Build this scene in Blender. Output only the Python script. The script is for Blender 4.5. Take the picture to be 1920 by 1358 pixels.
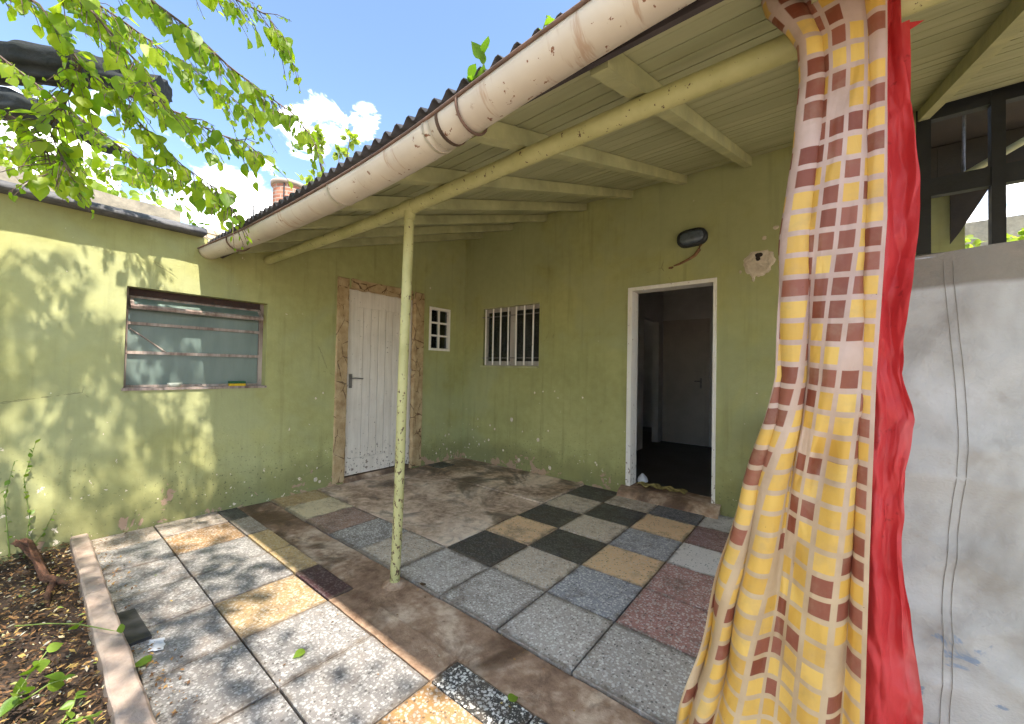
import bpy, math, random
from mathutils import Vector, Matrix, noise as mnoise

for o in list(bpy.data.objects):
    bpy.data.objects.remove(o)
scene = bpy.context.scene
COL = scene.collection
random.seed(7)

# ------------------------------------------------------------------ camera
cam = bpy.data.cameras.new("camera")
cam.sensor_width = 36.0
cam.lens = 36.0 * 733.0 / 1920.0
cam.clip_start = 0.02
cam.clip_end = 2000
cam_ob = bpy.data.objects.new("camera", cam)
COL.objects.link(cam_ob)
CAM_POS = Vector((3.9227, -3.8029, 1.22))
CAM_F = Vector((-0.62648834, 0.77919434, 0.01919744))
CAM_R = Vector((0.77942527, 0.62620112, 0.0191939))
CAM_U = Vector((-0.00293432, -0.02698773, 0.99963146))
mw = Matrix.Identity(4)
for i, ax in enumerate((CAM_R, CAM_U, -CAM_F)):
    for j in range(3):
        mw[j][i] = ax[j]
mw.translation = CAM_POS
cam_ob.matrix_world = mw
scene.camera = cam_ob

# ------------------------------------------------------------------ light
TO_SUN = Vector((0.58, -0.10, 1.0)).normalized()
world = bpy.data.worlds.new("World")
scene.world = world
world.use_nodes = True
sun = bpy.data.lights.new("sun", 'SUN')
sun.energy = 2.05
sun.angle = math.radians(1.0)
sun.color = (1.0, 0.94, 0.84)
sun_ob = bpy.data.objects.new("sun", sun)
COL.objects.link(sun_ob)
sun_ob.location = (6, -4, 12)
sun_ob.rotation_euler = TO_SUN.to_track_quat('Z', 'Y').to_euler()

scene.view_settings.view_transform = 'Standard'
scene.view_settings.look = 'None'
scene.view_settings.gamma = 1.0
scene.view_settings.use_curve_mapping = False
scene.view_settings.exposure = 2.5
scene.render.engine = 'CYCLES'
scene.cycles.use_denoising = True
scene.cycles.max_bounces = 6
scene.cycles.diffuse_bounces = 4
scene.cycles.glossy_bounces = 2
scene.cycles.transmission_bounces = 2
scene.cycles.caustics_reflective = False
scene.cycles.caustics_refractive = False
scene.cycles.adaptive_threshold = 0.04
world.cycles.sampling_method = 'MANUAL'
world.cycles.sample_map_resolution = 512


# ------------------------------------------------------------------ node helper
class NT:
    def __init__(s, tree):
        s.t = tree
        s.t.nodes.clear()

    def n(s, typ, ins=None, **attrs):
        nd = s.t.nodes.new(typ)
        for k, v in attrs.items():
            setattr(nd, k, v)
        for k, v in (ins or {}).items():
            sock = nd.inputs[k]
            if isinstance(v, bpy.types.NodeSocket):
                s.t.links.new(v, sock)
            elif isinstance(v, bpy.types.Node):
                s.t.links.new(v.outputs[0], sock)
            else:
                if isinstance(v, (tuple, list)) and len(v) == 3 and sock.type == 'RGBA':
                    v = (*v, 1)
                sock.default_value = v
        return nd

    def math(s, op, a, b=0.0, c=None, clamp=False):
        ins = {0: a, 1: b}
        if c is not None:
            ins[2] = c
        return s.n('ShaderNodeMath', ins, operation=op, use_clamp=clamp).outputs[0]

    def noise(s, vec, scale, detail=4, rough=0.55, dist=0.0):
        return s.n('ShaderNodeTexNoise', {'Vector': vec, 'Scale': scale, 'Detail': min(detail, 4), 'Roughness': rough,
                                          'Distortion': dist}).outputs[0]

    def ramp(s, fac, stops, interp='LINEAR'):
        nd = s.n('ShaderNodeValToRGB', {0: fac})
        cr = nd.color_ramp
        cr.interpolation = interp
        while len(cr.elements) < len(stops):
            cr.elements.new(0.5)
        for e, (p, c) in zip(cr.elements, stops):
            e.position = p
            e.color = (*c, 1) if isinstance(c, (tuple, list)) else (c, c, c, 1)
        return nd.outputs[0]

    def sm(s, v, a, b, lo=0.0, hi=1.0):
        return s.n('ShaderNodeMapRange', {0: v, 1: a, 2: b, 3: lo, 4: hi}, interpolation_type='SMOOTHSTEP').outputs[0]

    def mix(s, fac, a, b, mode='MIX'):
        nd = s.n('ShaderNodeMix', {0: fac}, data_type='RGBA', blend_type=mode)
        for idx, v in ((6, a), (7, b)):
            if isinstance(v, bpy.types.NodeSocket):
                s.t.links.new(v, nd.inputs[idx])
            else:
                nd.inputs[idx].default_value = (*v, 1) if len(v) == 3 else v
        return nd.outputs[2]

    def mapping(s, vec, scale=(1, 1, 1), loc=(0, 0, 0), rot=(0, 0, 0)):
        return s.n('ShaderNodeMapping', {0: vec, 1: loc, 2: rot, 3: scale}).outputs[0]

    def pos(s):
        return s.n('ShaderNodeNewGeometry').outputs['Position']

    def xyz(s, vec):
        return s.n('ShaderNodeSeparateXYZ', {0: vec}).outputs

    def bump(s, h, strength=0.3, dist=0.01, normal=None):
        ins = {'Height': h, 'Strength': strength, 'Distance': dist}
        if normal is not None:
            ins['Normal'] = normal
        return s.n('ShaderNodeBump', ins).outputs[0]

    def out(s, surf):
        s.n('ShaderNodeOutputMaterial', {0: surf})

    def bsdf(s, color, rough=0.7, normal=None, metallic=0.0, spec=0.5, **kw):
        ins = {'Base Color': color, 'Roughness': rough, 'Metallic': metallic, 'Specular IOR Level': spec}
        if normal is not None:
            ins['Normal'] = normal
        ins.update(kw)
        return s.n('ShaderNodeBsdfPrincipled', ins).outputs[0]


# ------------------------------------------------------------------ sky
w = NT(world.node_tree)
sky = w.n('ShaderNodeTexSky', sky_type='NISHITA', sun_disc=False)
sky.sun_elevation = math.asin(TO_SUN.z)
sky.sun_rotation = math.atan2(TO_SUN.x, TO_SUN.y)
sky.air_density = 1.0
sky.dust_density = 0.3
sky.ozone_density = 1.5
d = w.n('ShaderNodeTexCoord').outputs['Generated']
dx = w.xyz(d)
zc = w.math('MAXIMUM', dx[2], 0.12)
cl = w.n('ShaderNodeCombineXYZ', {0: w.math('DIVIDE', dx[0], zc), 1: w.math('DIVIDE', dx[1], zc), 2: 0.0}).outputs[0]
puff = w.n('ShaderNodeTexNoise', {'Vector': w.mapping(d, (1, 1, 1.5)), 'Scale': 13.0, 'Detail': 5.0, 'Roughness': 0.62, 'Distortion': 0.4}).outputs[0]
body = puff
cov = None
for c, r in (((-0.787, 0.36, 0.492), 0.062), ((-0.813, 0.335, 0.472), 0.066), ((-0.905, 0.247, 0.335), 0.105),
             ((-0.93, 0.20, 0.29), 0.14), ((-0.934, 0.02, 0.33), 0.13), ((-0.745, 0.43, 0.50), 0.045),
             *[((math.cos(math.radians(an)) * math.cos(math.radians(el)), math.sin(math.radians(an)) * math.cos(math.radians(el)), math.sin(math.radians(el))), rr)
               for an, el, rr in ((128, 20, .17), (105, 34, .15), (80, 17, .2), (52, 28, .2), (28, 15, .17), (6, 33, .2), (-16, 18, .2), (-40, 36, .2),
                                  (-58, 16, .18), (-80, 27, .2), (-104, 15, .18), (-122, 38, .2), (-142, 20, .2), (-158, 34, .17), (70, 50, .18), (-30, 55, .18), (-100, 54, .18))]):  # unseen clouds all round, added to give whiter fill light
    dist = w.n('ShaderNodeVectorMath', {0: d, 1: Vector(c).normalized()}, operation='DISTANCE').outputs['Value']
    m = w.math('SUBTRACT', 1.0, w.math('DIVIDE', dist, r), clamp=True)
    cov = m if cov is None else w.math('MAXIMUM', cov, m)
dens = w.math('ADD', w.math('MULTIPLY', body, 1.5), w.math('MULTIPLY', w.math('POWER', cov, 0.6), 0.55))
cmask = w.sm(dens, 0.96, 1.30)
cmask = w.math('MULTIPLY', cmask, w.sm(cov, 0.0, 0.2))
ccol = w.mix(w.sm(puff, 0.35, 0.65), (9.5, 9.5, 9.6), (17.0, 16.4, 15.4))  # cloud brightness raised to lift the ambient light
skyc = w.mix(cmask, sky.outputs[0], ccol)
bg = w.n('ShaderNodeBackground', {0: skyc, 1: 0.07})
w.n('ShaderNodeOutputWorld', {0: bg.outputs[0]})


# ------------------------------------------------------------------ materials
def new_mat(name):
    m = bpy.data.materials.new(name)
    m.use_nodes = True
    return m, NT(m.node_tree)


def simple(name, color, rough=0.6, var=0.25, scale=8.0, bump=0.15, bscale=60.0, metallic=0.0, spec=0.5, dark=None):
    m, t = new_mat(name)
    p = t.pos()
    nz = t.noise(p, scale, 6, 0.6)
    lo = dark or tuple(c * (1 - var) for c in color)
    hi = tuple(min(1, c * (1 + var * 0.6)) for c in color)
    col = t.ramp(nz, [(0.3, lo), (0.7, hi)])
    b = t.bump(t.noise(p, bscale, 4), bump, 0.01)
    t.out(t.bsdf(col, t.sm(nz, 0.3, 0.7, rough * 0.85, min(1, rough * 1.1)), b, metallic, spec))
    return m


def wall_paint(name, lo, hi, worn=1.0):
    m, t = new_mat(name)
    p = t.pos()
    z = t.xyz(p)[2]
    n1 = t.noise(p, 1.3, 8, 0.6)
    n2 = t.noise(p, 11.0, 5, 0.6)
    col = t.ramp(t.math('ADD', t.math('MULTIPLY', n1, 0.65), t.math('MULTIPLY', n2, 0.35)), [(0.32, lo), (0.68, hi)])
    st = t.noise(t.mapping(p, (14, 14, 0.9)), 1.0, 5, 0.6)
    col = t.mix(t.sm(st, 0.5, 0.75, 0, 0.38), col, tuple(c * 0.62 for c in lo))
    patch = t.sm(t.noise(t.mapping(p, loc=(11, 3, 6)), 0.75, 4, 0.6, 0.6), 0.47, 0.60)
    col = t.mix(t.math('MULTIPLY', patch, 0.45), col, tuple(0.5 * (a_ + b_) * k_ for a_, b_, k_ in zip(lo, hi, (0.98, 1.05, 1.45))))
    damp = t.math('MULTIPLY', t.sm(t.math('ADD', z, t.math('MULTIPLY', t.noise(p, 2.4, 4, 0.65), -0.5)), 0.12, -0.12), 0.55)
    col = t.mix(damp, col, tuple(c * 0.55 for c in lo))
    grime = t.math('MULTIPLY', t.sm(z, 0.75, 0.0), t.sm(t.noise(p, 3.0, 6, 0.65), 0.38, 0.72))
    col = t.mix(t.math('MULTIPLY', grime, 0.35), col, (0.17, 0.165, 0.075))
    low = t.sm(z, 1.25, 0.02)
    # flaked white spots, denser near the floor
    fl = t.noise(p, 19.0, 4, 0.6, 0.4)
    cl_ = t.noise(t.mapping(p, loc=(3, 7, 1)), 2.2, 3, 0.6)
    score = t.math('ADD', t.math('ADD', fl, t.math('MULTIPLY', low, 0.075 * worn)), t.math('MULTIPLY', cl_, 0.22))
    flake = t.sm(score, 0.845, 0.86)
    col = t.mix(flake, col, (0.74, 0.64, 0.50))
    # tiny pale nicks everywhere
    nick = t.sm(t.noise(t.mapping(p, loc=(9, 2, 5)), 34.0, 2, 0.5), 0.762, 0.775)
    col = t.mix(t.math('MULTIPLY', nick, 0.8), col, (0.60, 0.58, 0.42))
    # brown render showing at the foot
    foot = t.sm(z, 0.34, 0.0)
    br = t.math('ADD', t.noise(t.mapping(p, loc=(5, 1, 8)), 5.5, 7, 0.65, 0.5), t.math('MULTIPLY', foot, 0.20))
    brown = t.math('MULTIPLY', t.sm(br, 0.74, 0.76), t.sm(z, 0.5, 0.3))
    col = t.mix(brown, col, (0.42, 0.28, 0.19))
    # mould specks
    sp = t.noise(t.mapping(p, loc=(1, 4, 2)), 46.0, 3, 0.6)
    md = t.math('MULTIPLY', t.sm(sp, 0.60, 0.67), t.math('MULTIPLY', t.sm(z, 0.85, 0.1), t.sm(n1, 0.42, 0.6)))
    col = t.mix(t.math('MULTIPLY', md, 0.75), col, (0.05, 0.055, 0.035))
    # hairline cracks
    v = t.n('ShaderNodeTexVoronoi', {'Vector': t.mapping(p, (1, 1, 1.4)), 'Scale': 1.15}, feature='DISTANCE_TO_EDGE').outputs[0]
    vv = t.math('ADD', v, t.math('MULTIPLY', t.math('SUBTRACT', t.noise(p, 9, 5), 0.5), 0.06))
    crack = t.math('MULTIPLY', t.sm(t.math('ABSOLUTE', vv), 0.004, 0.001), t.sm(t.noise(p, 1.7, 2), 0.58, 0.66))
    col = t.mix(t.math('MULTIPLY', crack, 0.45), col, (0.12, 0.11, 0.06))
    h = t.math('ADD', t.math('MULTIPLY', t.noise(p, 55, 5, 0.65), 0.5), t.math('MULTIPLY', t.noise(p, 7, 4), 1.2))
    h = t.math('SUBTRACT', h, t.math('ADD', t.math('MULTIPLY', flake, 0.5), t.math('ADD', t.math('MULTIPLY', crack, 0.8), t.math('MULTIPLY', brown, 0.7))))
    t.out(t.bsdf(col, 0.78, t.bump(h, 0.45, 0.008), spec=0.25))
    return m


def terrazzo(name='terrazzo'):
    m, t = new_mat(name)
    oi = t.n('ShaderNodeObjectInfo')
    base = oi.outputs['Color']
    chips = oi.outputs['Alpha']
    p = t.pos()
    rnd = t.n('ShaderNodeVectorMath', {0: p, 1: t.n('ShaderNodeCombineXYZ', {0: oi.outputs['Random'], 1: oi.outputs['Random'], 2: 0.0}).outputs[0]}, operation='ADD').outputs[0]
    nzc = t.n('ShaderNodeTexNoise', {'Vector': p, 'Scale': 70.0, 'Detail': 2.0}).outputs[1]
    sc = t.n('ShaderNodeVectorMath', {0: nzc, 'Scale': 0.012}, operation='SCALE').outputs[0]
    rnd = t.n('ShaderNodeVectorMath', {0: rnd, 1: sc}, operation='ADD')
    va = t.n('ShaderNodeTexVoronoi', {'Vector': rnd.outputs[0], 'Scale': 72.0})
    vb = t.n('ShaderNodeTexVoronoi', {'Vector': rnd.outputs[0], 'Scale': 150.0})
    ra = t.xyz(va.outputs['Color'])
    rb = t.xyz(vb.outputs['Color'])
    ca = t.math('MULTIPLY', t.sm(va.outputs['Distance'], 0.52, 0.38), t.sm(ra[0], 0.34, 0.36))
    cb = t.math('MULTIPLY', t.sm(vb.outputs['Distance'], 0.5, 0.36), t.sm(rb[0], 0.36, 0.38))
    hue = t.mix(ra[1], (0.62, 0.60, 0.56), (0.85, 0.83, 0.78))
    col = t.mix(t.math('MULTIPLY', cb, t.math('MULTIPLY', chips, 0.9)), base, t.mix(rb[1], (0.16, 0.15, 0.14), (0.80, 0.76, 0.70)))
    col = t.mix(t.math('MULTIPLY', ca, chips), col, hue)
    dk = t.math('MULTIPLY', t.sm(va.outputs['Distance'], 0.4, 0.3), t.sm(ra[0], 0.20, 0.17))
    col = t.mix(t.math('MULTIPLY', dk, 0.7), col, (0.05, 0.045, 0.04))
    # worn-in grime
    g1 = t.noise(p, 2.6, 8, 0.62, 0.4)
    g2 = t.noise(p, 16, 6, 0.6)
    gr = t.math('ADD', t.math('MULTIPLY', g1, 0.6), t.math('MULTIPLY', g2, 0.4))
    col = t.mix(t.sm(gr, 0.48, 0.70, 0, 0.68), col, (0.17, 0.128, 0.095))
    lx = t.n('ShaderNodeTexCoord').outputs['Object']
    ox = t.xyz(lx)
    ed = t.math('MAXIMUM', t.math('ABSOLUTE', ox[0]), t.math('ABSOLUTE', ox[1]))
    ed = t.math('ADD', ed, t.math('MULTIPLY', t.math('SUBTRACT', t.noise(p, 14, 4, 0.65), 0.5), 0.09))
    col = t.mix(t.sm(ed, 0.17, 0.205, 0, 0.7), col, (0.12, 0.088, 0.062))
    rough = t.sm(gr, 0.4, 0.65, 0.34, 0.75)
    h = t.math('ADD', t.noise(p, 120, 3), t.math('MULTIPLY', g2, 1.5))
    t.out(t.bsdf(col, rough, t.bump(h, 0.18, 0.004), spec=0.45))
    return m


def concrete(name, stops, scale=1.6, wet=0.5, bump=0.5):
    m, t = new_mat(name)
    p = t.pos()
    n1 = t.noise(p, scale, 9, 0.66, 0.7)
    n2 = t.noise(p, 22, 6, 0.65)
    f = t.math('ADD', t.math('MULTIPLY', n1, 0.7), t.math('MULTIPLY', n2, 0.3))
    col = t.ramp(f, stops)
    wt = t.sm(t.noise(t.mapping(p, loc=(4, 9, 0)), 1.5, 6, 0.6, 1.2), 0.49, 0.64)
    blot = t.sm(t.noise(t.mapping(p, loc=(1, 6, 3)), 6.0, 4, 0.7, 0.8), 0.5, 0.7)
    col = t.mix(t.math('MULTIPLY', blot, wet * 0.6), col, tuple(c * 0.55 for c in stops[0][1]))
    col = t.mix(t.math('MULTIPLY', wt, wet), col, tuple(c * 0.42 for c in stops[0][1]))
    rough = t.sm(wt, 0, 1, 0.85, 0.55)
    h = t.math('ADD', t.math('MULTIPLY', n1, 1.5), t.noise(p, 70, 5, 0.7))
    t.out(t.bsdf(col, rough, t.bump(h, bump, 0.01), spec=0.35))
    return m


M = {}
M['wall'] = wall_paint('green_wall_paint', (0.31, 0.302, 0.116), (0.455, 0.444, 0.19))
M['terrazzo'] = terrazzo()
M['slab'] = concrete('stained_concrete', [(0.37, (0.24, 0.15, 0.095)), (0.5, (0.64, 0.47, 0.34)), (0.61, (0.86, 0.70, 0.55))], 2.1, 0.8)
M['strip'] = concrete('drain_concrete', [(0.36, (0.18, 0.10, 0.06)), (0.5, (0.37, 0.24, 0.155)), (0.62, (0.62, 0.47, 0.34))], 2.6, 0.8)
M['mortar'] = simple('joint_mortar', (0.05, 0.037, 0.027), 0.9, 0.4, 10)
M['kerb'] = concrete('kerb_cement', [(0.3, (0.27, 0.19, 0.145)), (0.5, (0.42, 0.32, 0.255)), (0.7, (0.52, 0.42, 0.34))], 5.0, 0.15)
M['parapet'] = concrete('parapet_cement', [(0.3, (0.17, 0.15, 0.12)), (0.5, (0.33, 0.29, 0.22)), (0.7, (0.46, 0.41, 0.31))], 2.0, 0.3)
M['coping'] = concrete('coping_cement', [(0.3, (0.045, 0.045, 0.05)), (0.5, (0.12, 0.118, 0.125)), (0.7, (0.22, 0.21, 0.21))], 6.0, 0.3)


def board_paint():
    m, t = new_mat('ceiling_paint')
    p = t.pos()
    n1 = t.noise(t.mapping(p, (1.2, 14, 14)), 1.0, 6, 0.6)
    n2 = t.noise(p, 3.0, 6, 0.6)
    oi = t.n('ShaderNodeObjectInfo').outputs['Random']
    f = t.math('ADD', t.math('ADD', t.math('MULTIPLY', n1, 0.5), t.math('MULTIPLY', n2, 0.35)), t.math('MULTIPLY', oi, 0.15))
    col = t.ramp(f, [(0.3, (0.31, 0.305, 0.17)), (0.7, (0.46, 0.45, 0.27))])
    t.out(t.bsdf(col, 0.6, t.bump(n1, 0.3, 0.004), spec=0.35))
    return m


M['board'] = board_paint()
M['rafter'] = simple('rafter_paint', (0.42, 0.405, 0.21), 0.62, 0.3, 5, 0.2)


def pipe_paint():
    m, t = new_mat('pipe_paint')
    p = t.pos()
    z = t.xyz(p)[2]
    n = t.noise(p, 7, 5, 0.6)
    col = t.ramp(n, [(0.3, (0.37, 0.35, 0.145)), (0.7, (0.50, 0.47, 0.22))])
    sp = t.math('ADD', t.noise(t.mapping(p, (1, 1, 0.6)), 52, 4, 0.65), t.math('MULTIPLY', t.sm(z, 1.9, 0.1), 0.09))
    chip = t.sm(sp, 0.635, 0.665)
    col = t.mix(chip, col, (0.10, 0.06, 0.03))
    t.out(t.bsdf(col, 0.5, t.bump(t.math('SUBTRACT', n, chip), 0.35, 0.003), spec=0.4))
    return m


M['pipe'] = pipe_paint()


def gutter_paint():
    m, t = new_mat('gutter_paint')
    p = t.pos()
    x, y, z = t.xyz(p)
    n = t.noise(p, 3.0, 7, 0.6)
    col = t.ramp(n, [(0.3, (0.47, 0.395, 0.32)), (0.7, (0.62, 0.545, 0.45))])
    sp = t.math('ADD', t.math('MULTIPLY', t.noise(t.mapping(p, (34, 4, 3)), 1.0, 6, 0.7), 0.7), t.math('MULTIPLY', t.noise(p, 4.0, 4), 0.42))
    rust = t.sm(sp, 0.62, 0.74)
    col = t.mix(t.math('MULTIPLY', rust, 0.6), col, (0.34, 0.19, 0.11))
    fl = t.sm(t.noise(t.mapping(p, (1.0, 1, 1), (2, 2, 2)), 24, 5, 0.7), 0.625, 0.66)
    col = t.mix(t.math('MULTIPLY', fl, t.sm(n, 0.45, 0.55)), col, (0.20, 0.085, 0.045))
    t.out(t.bsdf(col, 0.5, t.bump(t.math('SUBTRACT', n, rust), 0.2, 0.004), spec=0.4))
    return m


M['gutter'] = gutter_paint()
M['rust'] = simple('rusted_edge', (0.15, 0.085, 0.06), 0.8, 0.5, 18, 0.4)
M['iron'] = simple('corrugated_iron', (0.05, 0.045, 0.047), 0.65, 0.45, 6, 0.2, metallic=0.2)
M['fascia'] = simple('fascia_wood', (0.055, 0.042, 0.042), 0.85, 0.4, 9, 0.3)


def white_wood(name, lo, hi, dirt):
    m, t = new_mat(name)
    p = t.pos()
    z = t.xyz(p)[2]
    n1 = t.noise(t.mapping(p, (26, 26, 1.6)), 1.0, 6, 0.65)
    n2 = t.noise(p, 4, 6, 0.6)
    col = t.ramp(t.math('ADD', t.math('MULTIPLY', n1, 0.6), t.math('MULTIPLY', n2, 0.4)), [(0.32, lo), (0.62, hi)])
    dd = t.math('ADD', t.noise(p, 30, 5, 0.65), t.math('MULTIPLY', t.sm(z, 0.55, 0.05), 0.10))
    spec = t.sm(dd, 0.655, 0.70)
    col = t.mix(t.math('MULTIPLY', spec, 0.8), col, dirt)
    t.out(t.bsdf(col, 0.6, t.bump(n1, 0.25, 0.003), spec=0.3))
    return m


M['door'] = white_wood('door_paint', (0.64, 0.56, 0.47), (0.82, 0.74, 0.65), (0.13, 0.075, 0.045))
M['white'] = white_wood('white_trim', (0.78, 0.72, 0.65), (0.86, 0.82, 0.76), (0.22, 0.13, 0.085))
M['oldframe'] = white_wood('weathered_frame', (0.13, 0.075, 0.06), (0.46, 0.37, 0.32), (0.05, 0.025, 0.018))


def surround():
    m, t = new_mat('ochre_render')
    p = t.pos()
    n = t.noise(p, 9, 7, 0.65)
    col = t.ramp(n, [(0.3, (0.33, 0.215, 0.11)), (0.5, (0.46, 0.325, 0.175)), (0.7, (0.56, 0.42, 0.25))])
    v = t.n('ShaderNodeTexVoronoi', {'Vector': t.mapping(p, (1, 1, 0.7)), 'Scale': 6.5}, feature='DISTANCE_TO_EDGE').outputs[0]
    vv = t.math('ADD', v, t.math('MULTIPLY', t.math('SUBTRACT', t.noise(p, 15, 5), 0.5), 0.16))
    ck = t.sm(t.math('ABSOLUTE', vv), 0.022, 0.004)
    col = t.mix(t.math('MULTIPLY', ck, 0.85), col, (0.11, 0.055, 0.03))
    pit = t.sm(t.noise(p, 45, 4, 0.7), 0.64, 0.7)
    col = t.mix(t.math('MULTIPLY', pit, 0.6), col, (0.16, 0.085, 0.04))
    h = t.math('SUBTRACT', t.math('MULTIPLY', t.noise(p, 30, 6, 0.7), 1.2), t.math('ADD', ck, pit))
    t.out(t.bsdf(col, 0.9, t.bump(h, 0.7, 0.012), spec=0.15))
    return m


M['ochre'] = surround()


def dusty_glass():
    m, t = new_mat('dusty_glass')
    p = t.pos()
    n = t.noise(t.mapping(p, (1, 6, 1.5)), 1.0, 6, 0.6)
    col = t.ramp(n, [(0.3, (0.12, 0.165, 0.145)), (0.7, (0.21, 0.26, 0.225))])
    s1 = t.bsdf(col, 0.28, t.bump(t.noise(p, 3, 2), 0.03, 0.02), spec=0.6)
    s2 = t.n('ShaderNodeBsdfTransparent', {0: (0.75, 0.85, 0.82)}).outputs[0]
    t.out(t.n('ShaderNodeMixShader', {0: 0.16, 1: s1, 2: s2}).outputs[0])
    return m


M['glass'] = dusty_glass()


def dark_glass():
    m, t = new_mat('window_glass')
    p = t.pos()
    s1 = t.bsdf((0.03, 0.032, 0.035), 0.1, t.bump(t.noise(p, 2, 2), 0.03, 0.02), spec=0.5)
    s2 = t.n('ShaderNodeBsdfTransparent', {0: (0.8, 0.85, 0.85)}).outputs[0]
    t.out(t.n('ShaderNodeMixShader', {0: 0.72, 1: s1, 2: s2}).outputs[0])
    return m


M['dglass'] = dark_glass()
M['room'] = simple('room_plaster', (0.66, 0.63, 0.60), 0.85, 0.2, 2)
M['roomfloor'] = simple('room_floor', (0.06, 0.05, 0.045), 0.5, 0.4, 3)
M['roomdoor'] = simple('room_door', (0.50, 0.44, 0.39), 0.55, 0.15, 3)
M['inner_curtain'] = simple('inner_curtain', (0.34, 0.29, 0.25), 0.9, 0.3, 10)
M['steel'] = simple('tarnished_steel', (0.25, 0.23, 0.22), 0.4, 0.4, 30, 0.2, metallic=0.8)
M['black'] = simple('black_iron', (0.018, 0.02, 0.024), 0.55, 0.3, 12, 0.2)
M['lampglass'] = simple('lamp_glass', (0.10, 0.12, 0.15), 0.16, 0.3, 25, 0.3, 30)
M['plaster'] = concrete('bare_plaster', [(0.3, (0.52, 0.42, 0.32)), (0.5, (0.70, 0.59, 0.47)), (0.7, (0.80, 0.70, 0.58))], 14, 0.0, 0.9)
M['chase'] = simple('cable_brown', (0.23, 0.12, 0.055), 0.85, 0.4, 30, 0.4)
M['hole'] = simple('hole_dark', (0.03, 0.018, 0.014), 0.95, 0.3, 20)  # near-black colour standing in for unlit depth
M['purple'] = simple('purple_plastic', (0.11, 0.05, 0.13), 0.4, 0.15, 6)
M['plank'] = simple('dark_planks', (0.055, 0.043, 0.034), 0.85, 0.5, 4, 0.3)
M['soil'] = concrete('garden_soil', [(0.3, (0.022, 0.014, 0.010)), (0.5, (0.055, 0.036, 0.026)), (0.7, (0.11, 0.078, 0.055))], 7.0, 0.2, 1.0)
M['ground'] = concrete('yard_ground', [(0.3, (0.26, 0.215, 0.16)), (0.5, (0.38, 0.32, 0.245)), (0.7, (0.48, 0.42, 0.33))], 0.8, 0.1)
M['bark'] = simple('bark', (0.13, 0.085, 0.06), 0.9, 0.45, 14, 0.6, 40)
M['twig'] = simple('twig', (0.12, 0.075, 0.055), 0.8, 0.35, 20, 0.3)
M['deadwood'] = simple('dead_branch', (0.15, 0.066, 0.036), 0.9, 0.7, 26, 1.0, 70)
M['net'] = simple('shade_net', (0.005, 0.008, 0.007), 0.75, 0.5, 12, 0.6, 40)
M['yellow_cloth'] = simple('yellow_cloth', (0.42, 0.33, 0.11), 0.95, 0.4, 16, 0.6, 60)
M['white_bag'] = simple('white_bag', (0.62, 0.62, 0.63), 0.5, 0.15, 12, 0.4, 30)
M['sponge_y'] = simple('sponge_yellow', (0.75, 0.46, 0.02), 0.95, 0.2, 40, 0.5, 200)
M['sponge_g'] = simple('sponge_green', (0.03, 0.12, 0.05), 0.95, 0.3, 60, 0.6, 200)
M['dish'] = simple('soap_dish', (0.50, 0.52, 0.44), 0.45, 0.1, 10)
M['clay'] = simple('roof_tile', (0.36, 0.29, 0.19), 0.85, 0.35, 7, 0.4)
M['redclay'] = simple('red_tile', (0.40, 0.09, 0.05), 0.8, 0.3, 7)


def brick_mat():
    m, t = new_mat('chimney_brick')
    tc = t.n('ShaderNodeTexCoord').outputs['UV']
    b = t.n('ShaderNodeTexBrick', {'Vector': tc, 'Color1': (0.42, 0.17, 0.10, 1), 'Color2': (0.33, 0.13, 0.08, 1), 'Mortar': (0.36, 0.29, 0.24, 1),
                                   'Scale': 1.0, 'Mortar Size': 0.012, 'Brick Width': 0.22, 'Row Height': 0.075})
    p = t.pos()
    col = t.mix(t.sm(t.noise(p, 4, 5), 0.4, 0.7, 0, 0.4), b.outputs[0], (0.45, 0.24, 0.17))
    t.out(t.bsdf(col, 0.85, t.bump(t.math('SUBTRACT', 1.0, b.outputs[1]), 0.5, 0.01), spec=0.2))
    return m


M['brick'] = brick_mat()


def leaf_mat(name, a, b, trans=0.5):
    m, t = new_mat(name)
    p = t.pos()
    oi = t.n('ShaderNodeObjectInfo').outputs['Random']
    n = t.noise(p, 6.0, 3)
    at = t.n('ShaderNodeAttribute', attribute_name='tone').outputs['Fac']
    f = t.math('ADD', t.math('MULTIPLY', n, 0.35), t.math('ADD', t.math('MULTIPLY', at, 0.55), t.math('MULTIPLY', oi, 0.15)))
    col = t.ramp(f, [(0.15, a), (0.85, b)])
    vein = t.noise(p, 90, 3)
    nb = t.bump(vein, 0.2, 0.003)
    s1 = t.bsdf(col, 0.42, nb, spec=0.4)
    tcol = t.mix(1.0, col, (1.55, 1.75, 0.55), 'MULTIPLY')
    s2 = t.n('ShaderNodeBsdfTranslucent', {0: tcol}).outputs[0]
    t.out(t.n('ShaderNodeMixShader', {0: trans, 1: s1, 2: s2}).outputs[0])
    return m


M['leaf'] = leaf_mat('mulberry_leaf', (0.11, 0.21, 0.016), (0.36, 0.42, 0.03), 0.64)
M['farleaf'] = leaf_mat('far_leaf', (0.17, 0.25, 0.05), (0.34, 0.38, 0.09), 0.5)
M['weed'] = leaf_mat('weed_leaf', (0.09, 0.18, 0.02), (0.22, 0.32, 0.04), 0.4)
M['stem'] = simple('green_stem', (0.20, 0.27, 0.06), 0.6, 0.3, 12)


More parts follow.
